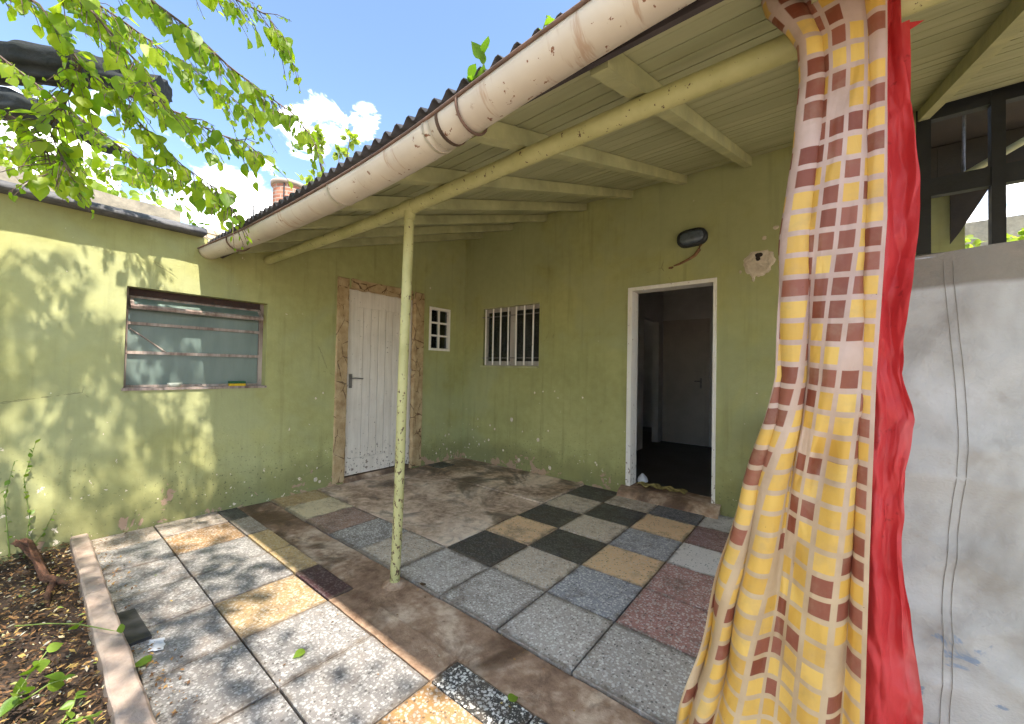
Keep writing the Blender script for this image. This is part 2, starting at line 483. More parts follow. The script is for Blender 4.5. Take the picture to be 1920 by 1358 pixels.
def litter_mat():
    m, t = new_mat('dry_litter')
    at = t.n('ShaderNodeAttribute', attribute_name='tone').outputs['Fac']
    col = t.ramp(at, [(0.0, (0.05, 0.03, 0.02)), (0.35, (0.16, 0.085, 0.04)), (0.6, (0.30, 0.17, 0.07)), (0.8, (0.42, 0.30, 0.09)), (0.93, (0.45, 0.42, 0.36)), (1.0, (0.25, 0.32, 0.05))])
    t.out(t.bsdf(col, 0.85, spec=0.2))
    return m


M['litter'] = litter_mat()


def iv_z(t, uv):
    return t.xyz(uv)[1]


def curtain_mat():
    m, t = new_mat('checked_vinyl')
    uv = t.n('ShaderNodeTexCoord').outputs['UV']
    p = t.pos()
    p_z = t.math('MULTIPLY', iv_z(t, uv), 1.0)
    u, v, _ = t.xyz(t.mapping(uv, (1 / 0.0555, 1 / 0.0545, 1)))
    fu, fv = t.math('FRACT', u), t.math('FRACT', v)
    iu, iv = t.math('FLOOR', u), t.math('FLOOR', v)
    wn = t.n('ShaderNodeTexWhiteNoise', {'Vector': t.n('ShaderNodeCombineXYZ', {0: iu, 1: iv, 2: 3.0}).outputs[0]}, noise_dimensions='3D')
    r = wn.outputs['Value']
    r2 = t.xyz(wn.outputs['Color'])[1]

    def band(f, a):
        return t.math('MULTIPLY', t.sm(f, a, a + 0.03), t.sm(f, 1 - a, 1 - a - 0.03))
    sq = t.math('MULTIPLY', band(fu, 0.105), band(fv, 0.105))
    brown = t.math('LESS_THAN', r, t.sm(p_z, 0.3, 1.9, 0.24, 0.52))
    none = t.math('GREATER_THAN', r, 0.95)
    yel = t.mix(r2, (0.62, 0.36, 0.065), (0.76, 0.50, 0.125))
    bro = t.mix(r2, (0.20, 0.05, 0.025), (0.30, 0.10, 0.062))
    n = t.noise(p, 5, 6, 0.6)
    base = t.mix(t.sm(p_z, 0.6, 1.5), t.ramp(n, [(0.3, (0.46, 0.325, 0.19)), (0.7, (0.60, 0.45, 0.28))]), t.ramp(n, [(0.3, (0.44, 0.30, 0.25)), (0.7, (0.62, 0.46, 0.41))]))
    sqc = t.mix(brown, yel, bro)
    col = t.mix(t.math('MULTIPLY', sq, t.math('SUBTRACT', 1.0, none)), base, sqc)
    gr = t.sm(t.noise(p, 12, 7, 0.65), 0.45, 0.75, 0, 0.35)
    col = t.mix(gr, col, (0.36, 0.25, 0.16))
    spk = t.sm(t.noise(p, 70, 3, 0.6), 0.74, 0.77)
    col = t.mix(t.math('MULTIPLY', spk, 0.7), col, (0.05, 0.035, 0.025))
    nb = t.bump(t.math('ADD', t.noise(p, 18, 4), t.math('MULTIPLY', t.noise(t.mapping(p, (30, 30, 9), rot=(0, 0.5, 0)), 1.0, 4, 0.6, 0.6), 1.5)), 0.25, 0.008)
    s1 = t.bsdf(col, 0.42, nb, spec=0.4)
    s2 = t.n('ShaderNodeBsdfTranslucent', {0: col}).outputs[0]
    t.out(t.n('ShaderNodeMixShader', {0: 0.22, 1: s1, 2: s2}).outputs[0])
    return m


M['curtain'] = curtain_mat()


def red_vinyl():
    m, t = new_mat('red_vinyl')
    p = t.pos()
    n = t.noise(p, 4, 6, 0.6)
    col = t.ramp(n, [(0.3, (0.48, 0.026, 0.03)), (0.7, (0.60, 0.05, 0.052))])
    z = t.xyz(p)[2]
    sc = t.math('MULTIPLY', t.sm(t.noise(t.mapping(p, (10, 10, 2.2)), 1.0, 8, 0.7), 0.5, 0.72), t.sm(z, 1.35, 0.8, 0.15, 0.5))
    col = t.mix(sc, col, (0.60, 0.22, 0.20))
    dk = t.sm(t.noise(p, 26, 5, 0.65), 0.62, 0.72, 0, 0.6)
    col = t.mix(dk, col, (0.22, 0.012, 0.014))
    s1 = t.bsdf(col, 0.5, t.bump(t.math('ADD', t.noise(p, 22, 4), t.noise(t.mapping(p, (40, 40, 14), rot=(0, 0.7, 0)), 1.0, 4, 0.6, 0.8)), 0.3, 0.008), spec=0.35)
    s2 = t.n('ShaderNodeBsdfTranslucent', {0: col}).outputs[0]
    t.out(t.n('ShaderNodeMixShader', {0: 0.2, 1: s1, 2: s2}).outputs[0])
    return m


M['red'] = red_vinyl()


def canvas_mat():
    m, t = new_mat('grey_canvas')
    p = t.pos()
    z = t.xyz(p)[2]
    n = t.noise(p, 3.2, 8, 0.62, 0.4)
    col = t.ramp(n, [(0.32, (0.25, 0.23, 0.20)), (0.5, (0.40, 0.385, 0.355)), (0.68, (0.48, 0.47, 0.45))])
    top = t.sm(t.math('ADD', z, t.math('MULTIPLY', n, 0.03)), 1.462, 1.478)
    col = t.mix(t.math('MULTIPLY', top, 0.85), col, (0.17, 0.145, 0.11))
    br = t.sm(t.noise(t.mapping(p, loc=(2, 5, 3)), 9, 7, 0.72), 0.53, 0.75, 0, 0.45)
    col = t.mix(br, col, (0.27, 0.22, 0.17))
    bl = t.math('ADD', t.noise(t.mapping(p, (1, 1, 1.2), (7, 1, 4)), 13, 5, 0.6, 0.6), t.sm(z, 0.80, 0.45, -0.2, 0.085))
    col = t.mix(t.sm(bl, 0.65, 0.71, 0, 0.65), col, (0.12, 0.19, 0.29))
    wv = t.math('MULTIPLY', t.noise(p, 150, 2), 2.0)
    t.out(t.bsdf(col, 0.85, t.bump(t.math('ADD', wv, t.math('MULTIPLY', n, 2)), 0.2, 0.006), spec=0.2))
    return m


M['canvas'] = canvas_mat()
M['blackstone'] = simple('black_stone', (0.035, 0.034, 0.035), 0.6, 0.4, 20)
M['dimwhite'] = white_wood('grey_white_trim', (0.36, 0.32, 0.28), (0.52, 0.475, 0.43), (0.15, 0.10, 0.07))
M['rustwood'] = simple('rusty_head', (0.055, 0.028, 0.022), 0.85, 0.6, 22, 0.4)
M['thread'] = simple('seam_thread', (0.25, 0.225, 0.19), 0.9, 0.3, 40)


# ------------------------------------------------------------------ mesh helpers
class MB:
    def __init__(s):
        s.v, s.f, s.smooth, s.uv, s.tone = [], [], [], None, None

    def add(s, vs, fs, smooth=False):
        b = len(s.v)
        s.v += [tuple(v) for v in vs]
        s.f += [tuple(b + i for i in f) for f in fs]
        s.smooth += [smooth] * len(fs)
        return b

    def hexa(s, p):
        """8 corners: bottom ring 0-3 ccw, top ring 4-7"""
        s.add(p, [(3, 2, 1, 0), (4, 5, 6, 7), (0, 1, 5, 4), (1, 2, 6, 5), (2, 3, 7, 6), (3, 0, 4, 7)])

    def box(s, x0, x1, y0, y1, z0, z1):
        s.hexa([(x0, y0, z0), (x1, y0, z0), (x1, y1, z0), (x0, y1, z0), (x0, y0, z1), (x1, y0, z1), (x1, y1, z1), (x0, y1, z1)])

    def bbox(s, x0, x1, y0, y1, z0, z1, b=0.004):
        """box with bevelled top and vertical edges"""
        r = []
        for (z, i) in ((z0, 0), (z1 - b, 0), (z1, b)):
            q = b if i == 0 else 2 * b
            a0, a1, c0, c1 = x0 + i, x1 - i, y0 + i, y1 - i
            r += [(a0 + b, c0, z), (a1 - b, c0, z), (a1, c0 + b, z), (a1, c1 - b, z), (a1 - b, c1, z), (a0 + b, c1, z), (a0, c1 - b, z), (a0, c0 + b, z)]
        f = []
        for k in range(2):
            for j in range(8):
                f.append((k * 8 + j, k * 8 + (j + 1) % 8, (k + 1) * 8 + (j + 1) % 8, (k + 1) * 8 + j))
        f.append(tuple(16 + j for j in range(8)))
        f.append(tuple(reversed(range(8))))
        s.add(r, f)

    def tube(s, pts, rad, n=8, cap=True, jit=0.0, smooth=True):
        pts = [Vector(p) for p in pts]
        if not isinstance(rad, (list, tuple)):
            rad = [rad] * len(pts)
        rings = []
        up = Vector((0, 0, 1))
        for i, p in enumerate(pts):
            t = (pts[min(i + 1, len(pts) - 1)] - pts[max(i - 1, 0)]).normalized()
            a = t.cross(up if abs(t.z) < 0.95 else Vector((1, 0, 0))).normalized()
            b = a.cross(t)
            ring = []
            for k in range(n):
                an = 2 * math.pi * k / n
                r = rad[i] * (1 + jit * mnoise.noise(p * 9 + Vector((k * 1.7, 0, 0))))
                ring.append(p + (a * math.cos(an) + b * math.sin(an)) * r)
            rings.append(ring)
        vs = [v for r in rings for v in r]
        fs = [(i * n + k, i * n + (k + 1) % n, (i + 1) * n + (k + 1) % n, (i + 1) * n + k) for i in range(len(pts) - 1) for k in range(n)]
        s.add(vs, fs, smooth)
        if cap:
            s.add(rings[0], [tuple(range(n))])
            s.add(rings[-1], [tuple(reversed(range(n)))])

    def lathe(s, c, prof, n=24, smooth=True):
        vs = [(c[0] + r * math.cos(2 * math.pi * k / n), c[1] + r * math.sin(2 * math.pi * k / n), c[2] + z) for r, z in prof for k in range(n)]
        fs = [(i * n + k, i * n + (k + 1) % n, (i + 1) * n + (k + 1) % n, (i + 1) * n + k) for i in range(len(prof) - 1) for k in range(n)]
        s.add(vs, fs, smooth)

    def grid(s, fn, nu, nv, smooth=True, uvfn=None, flip=False):
        vs = [fn(i / nu, j / nv) for j in range(nv + 1) for i in range(nu + 1)]
        fs = []
        for j in range(nv):
            for i in range(nu):
                a = j * (nu + 1) + i
                q = (a, a + 1, a + nu + 2, a + nu + 1)
                fs.append(q[::-1] if flip else q)
        s.add(vs, fs, smooth)
        if uvfn:
            s.uv = (s.uv or []) + [uvfn(i / nu, j / nv) for j in range(nv + 1) for i in range(nu + 1)]

    def mesh(s, name, mat):
        me = bpy.data.meshes.new(name)
        me.from_pydata(s.v, [], s.f)
        me.polygons.foreach_set('use_smooth', s.smooth)
        if s.uv:
            l = me.uv_layers.new(name='UVMap')
            for lp in me.loops:
                l.data[lp.index].uv = s.uv[lp.vertex_index]
        if s.tone:
            a = me.attributes.new('tone', 'FLOAT', 'POINT')
            a.data.foreach_set('value', s.tone)
        me.materials.append(M[mat] if isinstance(mat, str) else mat)
        me.update()
        return me

    def build(s, name, mat, parent=None):
        return link(name, s.mesh(name, mat), parent)


def link(name, me, parent=None):
    o = bpy.data.objects.new(name, me)
    COL.objects.link(o)
    if parent is not None:
        set_parent(o, parent)
    return o


def world_loc(o):
    return o['_w'] if '_w' in o else (0, 0, 0)


ORIG = {}


def set_parent(o, parent):
    o.parent = parent
    # everything is modelled in world coordinates; cancel the parent's own offset
    o.matrix_parent_inverse = Matrix.Translation(-ORIG.get(parent.name, Vector((0, 0, 0))))
    ORIG[o.name] = ORIG.get(o.name, Vector((0, 0, 0)))


def thing(name, loc, label, cat, group=None):
    o = bpy.data.objects.new(name, None)
    COL.objects.link(o)
    o.location = loc
    o.empty_display_size = 0.1
    ORIG[o.name] = Vector(loc)
    tag(o, label, cat, group)
    return o


def tag(o, label, cat, group=None):
    o['label'] = label
    o['category'] = cat
    if group:
        o['group'] = group
    return o


def kind(o, k):
    o['kind'] = k
    return o


def part(name, mat, parent, fn):
    b = MB()
    fn(b)
    return b.build(name, mat, parent)


def boxpart(name, mat, parent, *a, bev=0.0):
    b = MB()
    if bev:
        b.bbox(*a, b=bev)
    else:
        b.box(*a)
    return b.build(name, mat, parent)


def lerp_table(tab, x):
    if x <= tab[0][0]:
        return tab[0][1]
    for (a, va), (b, vb) in zip(tab, tab[1:]):
        if x <= b:
            t = (x - a) / (b - a)
            return va + (vb - va) * t
    return tab[-1][1]


def smooth_table(tab, x):
    if x <= tab[0][0]:
        return tab[0][1]
    for (a, va), (b, vb) in zip(tab, tab[1:]):
        if x <= b:
            t = (x - a) / (b - a)
            t = t * t * (3 - 2 * t)
            return va + (vb - va) * t
    return tab[-1][1]


# ------------------------------------------------------------------ ground and paving
g = MB()
g.grid(lambda u, v: ((u - .5) * 800, (v - .5) * 800, -0.075), 8, 8, False)
kind(g.build('ground', 'ground'), 'structure')

floor = boxpart('patio_floor', 'mortar', None, -0.0, 6.6, -3.5, 0.0, -0.074, -0.0245)
kind(floor, 'structure')
GR = (0.46, 0.40, 0.35, 0.75)
GO = (0.205, 0.19, 0.18, 0.34)
GD = (0.30, 0.265, 0.24, 0.75)
LB = (0.21, 0.195, 0.185, 0.33)
BG = (0.60, 0.48, 0.36, 0.6)
PE = (0.84, 0.56, 0.31, 0.25)
BK = (0.05, 0.047, 0.044, 0.12)
BL = (0.34, 0.335, 0.36, 0.7)
DB = (0.12, 0.122, 0.14, 0.32)
PK = (0.46, 0.225, 0.195, 0.6)
MR = (0.28, 0.145, 0.14, 0.3)
WH = (0.76, 0.70, 0.66, 0.35)
OR = (0.36, 0.20, 0.08, 0.45)
OR2 = (0.33, 0.22, 0.105, 0.35)
CR = (0.70, 0.57, 0.36, 0.2)
OC = (0.50, 0.335, 0.15, 0.25)
BN = (0.35, 0.205, 0.15, 0.3)
MW = (0.065, 0.022, 0.028, 0.1)
BC = (0.05, 0.047, 0.043, 1.0)
GB = (0.32, 0.255, 0.2, 0.3)
xs = [-0.0, 0.31, 0.70, 1.10, 1.49, 1.90, 2.31, 2.72, 3.12, 3.52, 3.92, 4.32, 4.72, 5.12, 5.52, 5.92, 6.32]
tile_cache = {}


def tile(x0, x1, y0, y1, col, mat='terrazzo', name='tile', gap=0.0042, dz=0.0):
    wd, dp = round(x1 - x0 - 2 * gap, 3), round(y1 - y0 - 2 * gap, 3)
    key = (wd, dp, mat)
    if key not in tile_cache:
        b = MB()
        b.bbox(-wd / 2, wd / 2, -dp / 2, dp / 2, -0.03, 0.0, b=0.0022)
        tile_cache[key] = b.mesh(name, mat)
    o = link(name, tile_cache[key], floor)
    o.location = ((x0 + x1) / 2, (y0 + y1) / 2, random.uniform(-0.003, 0.003) + dz)
    o.rotation_euler = (random.uniform(-.004, .004), random.uniform(-.004, .004), random.uniform(-.006, .006))
    v = random.uniform(0.9, 1.1)
    o.color = (col[0] * v, col[1] * v, col[2] * v, col[3])
    return o


rows = [
    (-2.385, -1.965, {0: OC, 1: CR, 2: BN, 3: GD, 4: BG, 5: GR, 6: GR, 7: GR, 8: GR, 9: DB, 10: GR, 11: GR, 12: LB, 13: GR, 14: GR, 15: GR}),
    (-1.965, -1.575, {5: BK, 6: BG, 7: BL, 8: PK, 9: PK, 10: BG, 11: BK, 12: PE, 13: BK, 14: BG, 15: PE}),
    (-1.575, -1.185, {5: PE, 6: BK, 7: PE, 8: PK, 9: BK, 10: PE, 11: BL, 12: BK, 13: PE, 14: BK, 15: BG}),
    (-1.185, -0.795, {5: BK, 6: BG, 7: BL, 8: WH, 9: BG, 10: BK, 11: PE, 12: BK, 13: BL, 14: PE, 15: BK}),
    (-0.795, -0.40, {5: BG, 6: BK, 7: PE, 8: MR, 9: BK, 10: BG, 11: BK, 12: PE, 13: BK, 14: BG, 15: PE}),
    (-0.40, -0.005, {5: BK, 6: BG, 7: DB, 8: WH, 9: BG, 10: BK, 11: BG, 12: BK, 13: PE, 14: BK, 15: BG}),
    (-3.17, -2.78, {0: GB, 1: OR, 2: LB, 3: LB, 4: OR2, 5: GO, 6: GO, 7: OR, 8: GO, 9: LB, 10: GO, 11: BG, 12: GO, 13: LB, 14: GO, 15: GO}),
    (-3.495, -3.17, {0: GB, 1: LB, 2: LB, 3: GO, 4: LB, 5: LB, 6: GO, 7: LB, 8: GO, 9: LB, 10: GO, 11: LB, 12: GO, 13: LB, 14: GO, 15: GO}),
    (-2.78, -2.635, {0: BK, 1: GB, 2: OC, 3: OC, 4: MW, 7: BC, 8: BC, 9: PE, 10: GR, 11: OC, 12: GR, 13: BC, 14: GR, 15: GR}),
]
for y0, y1, cells in rows:
    for i, c in cells.items():
        tile(xs[i], xs[i + 1], y0, y1, c)
tile(0.02, 0.27, -0.62, -0.36, BK, dz=0.004)


def slab(name, x0, x1, y0, y1, top, mat, nx, ny, amp, parent, edge=0.004):
    b = MB()

    def fn(u, v):
        x, y = x0 + (x1 - x0) * u, y0 + (y1 - y0) * v
        z = top + amp * mnoise.fractal(Vector((x * 2.3, y * 2.3, 1)), 1.0, 2.0, 4)
        ex = edge * mnoise.noise(Vector((x * 11, y * 11, 5)))
        return (x + (ex if u in (0, 1) else 0), y + (ex if v in (0, 1) else 0), z)
    b.grid(fn, nx, ny)
    # skirt
    n = nx + 1
    ring = [b.v[i] for i in range(n)] + [b.v[j * n + nx] for j in range(1, ny + 1)] + [b.v[ny * n + i] for i in range(nx - 1, -1, -1)] + [b.v[j * n] for j in range(ny - 1, 0, -1)]
    low = [(p[0], p[1], -0.05) for p in ring]
    k = len(ring)
    b.add(ring + low, [(i, k + i, k + (i + 1) % k, (i + 1) % k) for i in range(k)])
    return b.build(name, mat, parent)


slab('concrete_slab', 0.005, 1.893, -1.96, -0.81, -0.002, 'slab', 60, 40, 0.006, floor)
slab('concrete_slab', 0.005, 1.04, -0.81, -0.008, 0.0, 'slab', 40, 30, 0.006, floor)
slab('concrete_slab', 1.045, 1.893, -0.80, -0.008, 0.006, 'slab', 40, 30, 0.004, floor)
slab('drain_strip', 0.005, 6.5, -2.63, -2.39, -0.009, 'strip', 160, 10, 0.006, floor)
slab('concrete_slab', 1.905, 2.715, -2.776, -2.634, -0.002, 'strip', 30, 8, 0.004, floor)

# kerb, in two lengths like cast pieces
kb = MB()


def kerb_fn(x0, x1):
    def prof(x):
        wob = 0.006 * mnoise.noise(Vector((x * 5, 0, 2)))
        yy0, yy1 = -3.588 + wob, -3.503 + wob
        zt = 0.048 + 0.007 * mnoise.noise(Vector((x * 4, 3, 1)))
        return [(x, yy0, -0.07), (x, yy0 + 0.002, zt - 0.008), (x, yy0 + 0.01, zt), (x, yy1 - 0.008, zt + 0.002), (x, yy1, zt - 0.006), (x, yy1, -0.07)]
    n = 40
    vs = []
    for i in range(n + 1):
        vs += prof(x0 + (x1 - x0) * i / n)
    fs = [(i * 6 + k, i * 6 + k + 1, (i + 1) * 6 + k + 1, (i + 1) * 6 + k) for i in range(n) for k in range(5)]
    fs += [(0, 1, 2, 3, 4, 5), tuple(n * 6 + k for k in (5, 4, 3, 2, 1, 0))]
    return vs, fs


kerb = thing('garden_kerb', (1.5, -3.55, 0), 'narrow pinkish cement kerb between the soil bed and the terrazzo paving', 'kerb')
for a, b_ in ((-0.0, 1.02), (1.026, 2.3), (2.306, 3.2)):
    m_ = MB()
    m_.add(*kerb_fn(a, b_))
    m_.build('kerb_stone', 'kerb', kerb)

# soil bed
sb = MB()
sb.grid(lambda u, v: (0.0 + 3.2 * u, -5.4 + 1.812 * v, -0.02 + 0.03 * mnoise.fractal(Vector((u * 14, v * 8, 0)), 1.0, 2.0, 5)), 120, 70)
kind(sb.build('soil_bed', 'soil'), 'structure')

# ------------------------------------------------------------------ the house
house = thing('house', (0, 0, 0), 'low green rendered house with a lean-to porch roof around a tiled patio', 'house')
SL = 0.317


def sag(x, y):
    return smooth_table([(0, 0), (1.9, -0.032), (3.6, 0.0), (9, 0.0)], x) * max(0.0, min(1.0, -y / 2.9))


def zb(x, y):           # underside of the ceiling boards
    return 3.055 + SL * y + sag(x, y)


def wall_strips(us, holes, top, bottom, mk):
    cuts = sorted(set(us + [h[0] for h in holes] + [h[1] for h in holes]))
    for a, c in zip(cuts, cuts[1:]):
        hs = sorted([(h[2], h[3]) for h in holes if h[0] <= a + 1e-6 and h[1] >= c - 1e-6])
        lo = bottom
        for h0, h1 in hs:
            if h0 > lo + 1e-6:
                mk(a, c, lo, lo, h0, h0)
            lo = h1
        mk(a, c, lo, lo, top(a + 1e-5), top(c - 1e-5))


KW = (-3.36, -2.45, 1.03, 1.77)      # kitchen window
DR = (-1.70, -0.835, -0.05, 2.055)   # plank door
SW = (-0.615, -0.265, 1.445, 2.0)    # small window
lw = MB()


def topL(y):
    return 2.235 if y < -2.90 else 3.055 + SL * y + 0.02


def mkL(a, c, z0a, z0c, z1a, z1c):
    lw.hexa([(-0.2, a, z0a), (0, a, z0a), (0, c, z0c), (-0.2, c, z0c), (-0.2, a, z1a), (0, a, z1a), (0, c, z1c), (-0.2, c, z1c)])


wall_strips([-9.0, -2.90, 0.0], [KW, DR, SW], topL, -0.06, mkL)
lw.build('wall', 'wall', house)

BW = (0.37, 1.27, 1.265, 2.015)      # barred window
DW = (2.36, 3.17, 0.0, 2.065)        # open doorway
bw = MB()


def mkB(a, c, z0a, z0c, z1a, z1c):
    bw.hexa([(a, 0, z0a), (c, 0, z0c), (c, 0.16, z0c), (a, 0.16, z0a), (a, 0, z1a), (c, 0, z1c), (c, 0.16, z1c), (a, 0.16, z1a)])


wall_strips([0.0, 4.40], [BW, DW], lambda x: 3.075, -0.06, mkB)
bw.build('wall', 'wall', house)
# short stretch of wall carrying on past the dark opening, far right
boxpart('wall', 'wall', house, 5.6, 8.0, 0.0, 0.16, -0.06, 3.075)

# left wing: rough cement coping, roof slab, room shell
cp = MB()
prof = [(-0.10, 2.236), (0.13, 2.236)] + [(0.13 * math.cos(a) + 0.005, 2.236 + 0.07 * math.sin(a)) for a in [math.pi * k / 16 for k in range(1, 8)]] + [(-0.10, 2.31)]
n = 60
for i in range(n + 1):
    y = -9.0 + (9.0 - 2.935) * i / n
    wz = 0.006 * mnoise.noise(Vector((0, y * 3, 0)))
    for px, pz in prof:
        cp.v.append((px + 0.008 * mnoise.noise(Vector((px * 20, y * 6, pz * 20))), y, pz + wz))
k = len(prof)
cp.f += [(i * k + j, (i + 1) * k + j, (i + 1) * k + (j + 1) % k, i * k + (j + 1) % k) for i in range(n) for j in range(k)]
cp.f += [tuple(n * k + j for j in reversed(range(k)))]
cp.smooth += [True] * len(cp.f)
cp.build('coping', 'coping', house)
boxpart('flat_roof', 'parapet', house, -2.2, -0.11, -9.0, -0.2, 2.16, 2.233)
boxpart('room_wall', 'room', house, -2.2, -2.1, -9.0, 0.16, -0.06, 2.155)
boxpart('room_floor', 'roomfloor', house, -2.09, -0.205, -9, -0.0, -0.06, 0.02)

# kitchen window: rusty top-hung sashes
kwin = part('window', 'oldframe', house, lambda b: (
    b.box(-0.135, -0.095, KW[0], KW[0] + 0.022, KW[2], KW[3]), b.box(-0.135, -0.095, KW[1] - 0.03, KW[1], KW[2], KW[3]),
    b.box(-0.137, -0.093, KW[0] + 0.022, KW[1] - 0.03, KW[2], KW[2] + 0.02)))
part('window_head', 'rustwood', kwin, lambda b: b.box(-0.137, -0.093, KW[0] + 0.022, KW[1] - 0.03, KW[3] - 0.06, KW[3] - 0.001))
ya, yb = KW[0] + 0.024, KW[1] - 0.032
for z0, z1 in ((1.05, 1.282), (1.305, 1.50), (1.522, 1.62)):
    part('pane', 'glass', kwin, lambda b: b.box(-0.118, -0.113, ya, yb, z0, z1))
for z in (1.293, 1.511):
    part('glazing_bar', 'oldframe', kwin, lambda b: b.box(-0.128, -0.090, ya - 0.001, yb + 0.001, z - 0.011, z + 0.011))
# top sash swung outwards
def sash(b):
    p0, p1 = (-0.105, 1.705), (-0.005, 1.612)
    for (t0, t1, th) in ((0.0, 0.12, 0.014), (0.84, 1.0, 0.02)):
        q0 = (p0[0] + (p1[0] - p0[0]) * t0, p0[1] + (p1[1] - p0[1]) * t0)
        q1 = (p0[0] + (p1[0] - p0[0]) * t1, p0[1] + (p1[1] - p0[1]) * t1)
        b.hexa([(q0[0], ya, q0[1]), (q1[0], ya, q1[1]), (q1[0], yb, q1[1]), (q0[0], yb, q0[1]),
                (q0[0] + 0.008, ya, q0[1] + th), (q1[0] + 0.008, ya, q1[1] + th), (q1[0] + 0.008, yb, q1[1] + th), (q0[0] + 0.008, yb, q0[1] + th)])
    for yy in (ya, yb - 0.02):
        b.hexa([(p0[0], yy, p0[1] + .001), (p1[0], yy, p1[1] + .001), (p1[0], yy + .02, p1[1] + .001), (p0[0], yy + .02, p0[1] + .001),
                (p0[0], yy, p0[1] + 0.02), (p1[0], yy, p1[1] + 0.02), (p1[0], yy + .02, p1[1] + 0.02), (p0[0], yy + .02, p0[1] + 0.02)])
part('tilted_sash', 'oldframe', kwin, sash)
part('pane', 'glass', kwin, lambda b: b.hexa([(-0.10, ya + .02, 1.702), (-0.02, ya + .02, 1.628), (-0.02, yb - .02, 1.628), (-0.10, yb - .02, 1.702),
                                              (-0.097, ya + .02, 1.706), (-0.017, ya + .02, 1.632), (-0.017, yb - .02, 1.632), (-0.097, yb - .02, 1.706)]))
# broken diagonal edge of the middle pane
part('broken_pane_edge', 'oldframe', kwin, lambda b: b.tube([(-0.108, ya + 0.01, 1.47), (-0.106, ya + 0.09, 1.41), (-0.106, ya + 0.215, 1.305)], 0.006, 6))
part('window_sill', 'oldframe', house, lambda b: b.box(-0.092, 0.012, KW[0] - 0.01, KW[1] + 0.008, KW[2] - 0.016, KW[2] + 0.004))

# ochre render around the plank door
def rough_bar(b, y0, y1, z0, z1, nu, nv):
    def fn(u, v):
        y, z = y0 + (y1 - y0) * u, z0 + (z1 - z0) * v
        e = 0.010 * mnoise.noise(Vector((3, y * 14, z * 14)))
        dx_ = 0.017 + 0.007 * mnoise.fractal(Vector((1, y * 9, z * 9)), 1, 2, 4)
        if u in (0, 1) or v in (0, 1):
            return (-0.02, y + (e if u in (0, 1) else 0), z + (e if v in (0, 1) else 0))
        return (dx_, y, z)
    b.grid(fn, nu, nv, False)
part('door_surround', 'ochre', house, lambda b: (rough_bar(b, -1.825, -1.675, 0.0, 2.16, 8, 90), rough_bar(b, -0.86, -0.685, 0.0, 2.16, 8, 90),
                                                 rough_bar(b, -1.676, -0.859, 2.04, 2.162, 44, 8)))
door = part('door', 'door', house, lambda b: (
    b.box(-0.075, -0.030, -1.672, -1.585, 0.062, 2.03), b.box(-0.075, -0.030, -0.935, -0.865, 0.062, 2.03),
    b.box(-0.076, -0.0315, -1.584, -0.936, 1.865, 2.029), b.box(-0.076, -0.0265, -1.60, -0.90, 0.064, 0.235)))
py = -1.584
ppl = (-0.936 + 1.584) / 7
for i in range(7):
    boxpart('plank', 'door', door, -0.072, -0.037 + random.uniform(-.0015, .0015), py + 0.0022 + i * ppl, py - 0.0022 + (i + 1) * ppl, 0.236, 1.864)
part('door_frame', 'door', door, lambda b: (b.box(-0.12, -0.04, -1.70, -1.6735, 0.05, 2.056), b.box(-0.12, -0.04, -0.8635, -0.835, 0.05, 2.056), b.box(-0.12, -0.041, -1.6735, -0.8635, 2.032, 2.054)))
part('handle', 'steel', door, lambda b: (b.box(-0.03, -0.024, -1.648, -1.612, 0.99, 1.14), b.tube([(-0.025, -1.63, 1.095), (0.02, -1.63, 1.095), (0.024, -1.60, 1.095), (0.024, -1.515, 1.09)], 0.007, 8),
                                        b.tube([(-0.025, -1.63, 1.025), (-0.018, -1.63, 1.025)], 0.011, 10)))
boxpart('door_sill', 'strip', house, -0.2, -0.021, -1.70, -0.83, -0.06, 0.048)
boxpart('room_wall', 'hole', house, -0.24, -0.201, -1.80, -0.75, 0.0, 2.15)  # dark backing sheet behind the door, painted as unlit interior

# small six-pane window
sw = part('window', 'white', house, lambda b: (
    b.box(-0.06, 0.010, SW[0], SW[0] + 0.03, SW[2], SW[3]), b.box(-0.06, 0.010, SW[1] - 0.03, SW[1], SW[2], SW[3]),
    b.box(-0.06, 0.009, SW[0] + 0.03, SW[1] - 0.03, SW[2], SW[2] + 0.03), b.box(-0.06, 0.009, SW[0] + 0.03, SW[1] - 0.03, SW[3] - 0.03, SW[3])))
ym = (SW[0] + SW[1]) / 2
part('glazing_bar', 'white', sw, lambda b: b.box(-0.05, -0.012, ym - 0.012, ym + 0.012, SW[2] + .03, SW[3] - .03))
hz = (SW[3] - SW[2] - 0.06) / 3
for k in (1, 2):
    part('glazing_bar', 'white', sw, lambda b: b.box(-0.049, -0.014, SW[0] + .03, SW[1] - .03, SW[2] + .03 + k * hz - .011, SW[2] + .03 + k * hz + .011))
for r in range(3):
    for (a, c) in ((SW[0] + .03, ym - .012), (ym + .012, SW[1] - .03)):
        z0 = SW[2] + .03 + r * hz
        boxpart('pane', 'dglass', sw, -0.034, -0.030, a, c, z0 + .008, z0 + hz - .008)
boxpart('room_wall', 'hole', house, -0.26, -0.201, SW[0] - .1, SW[1] + .1, SW[2] - .1, SW[3] + .1)  # dark sheet close behind the panes; interior shade put into its colour

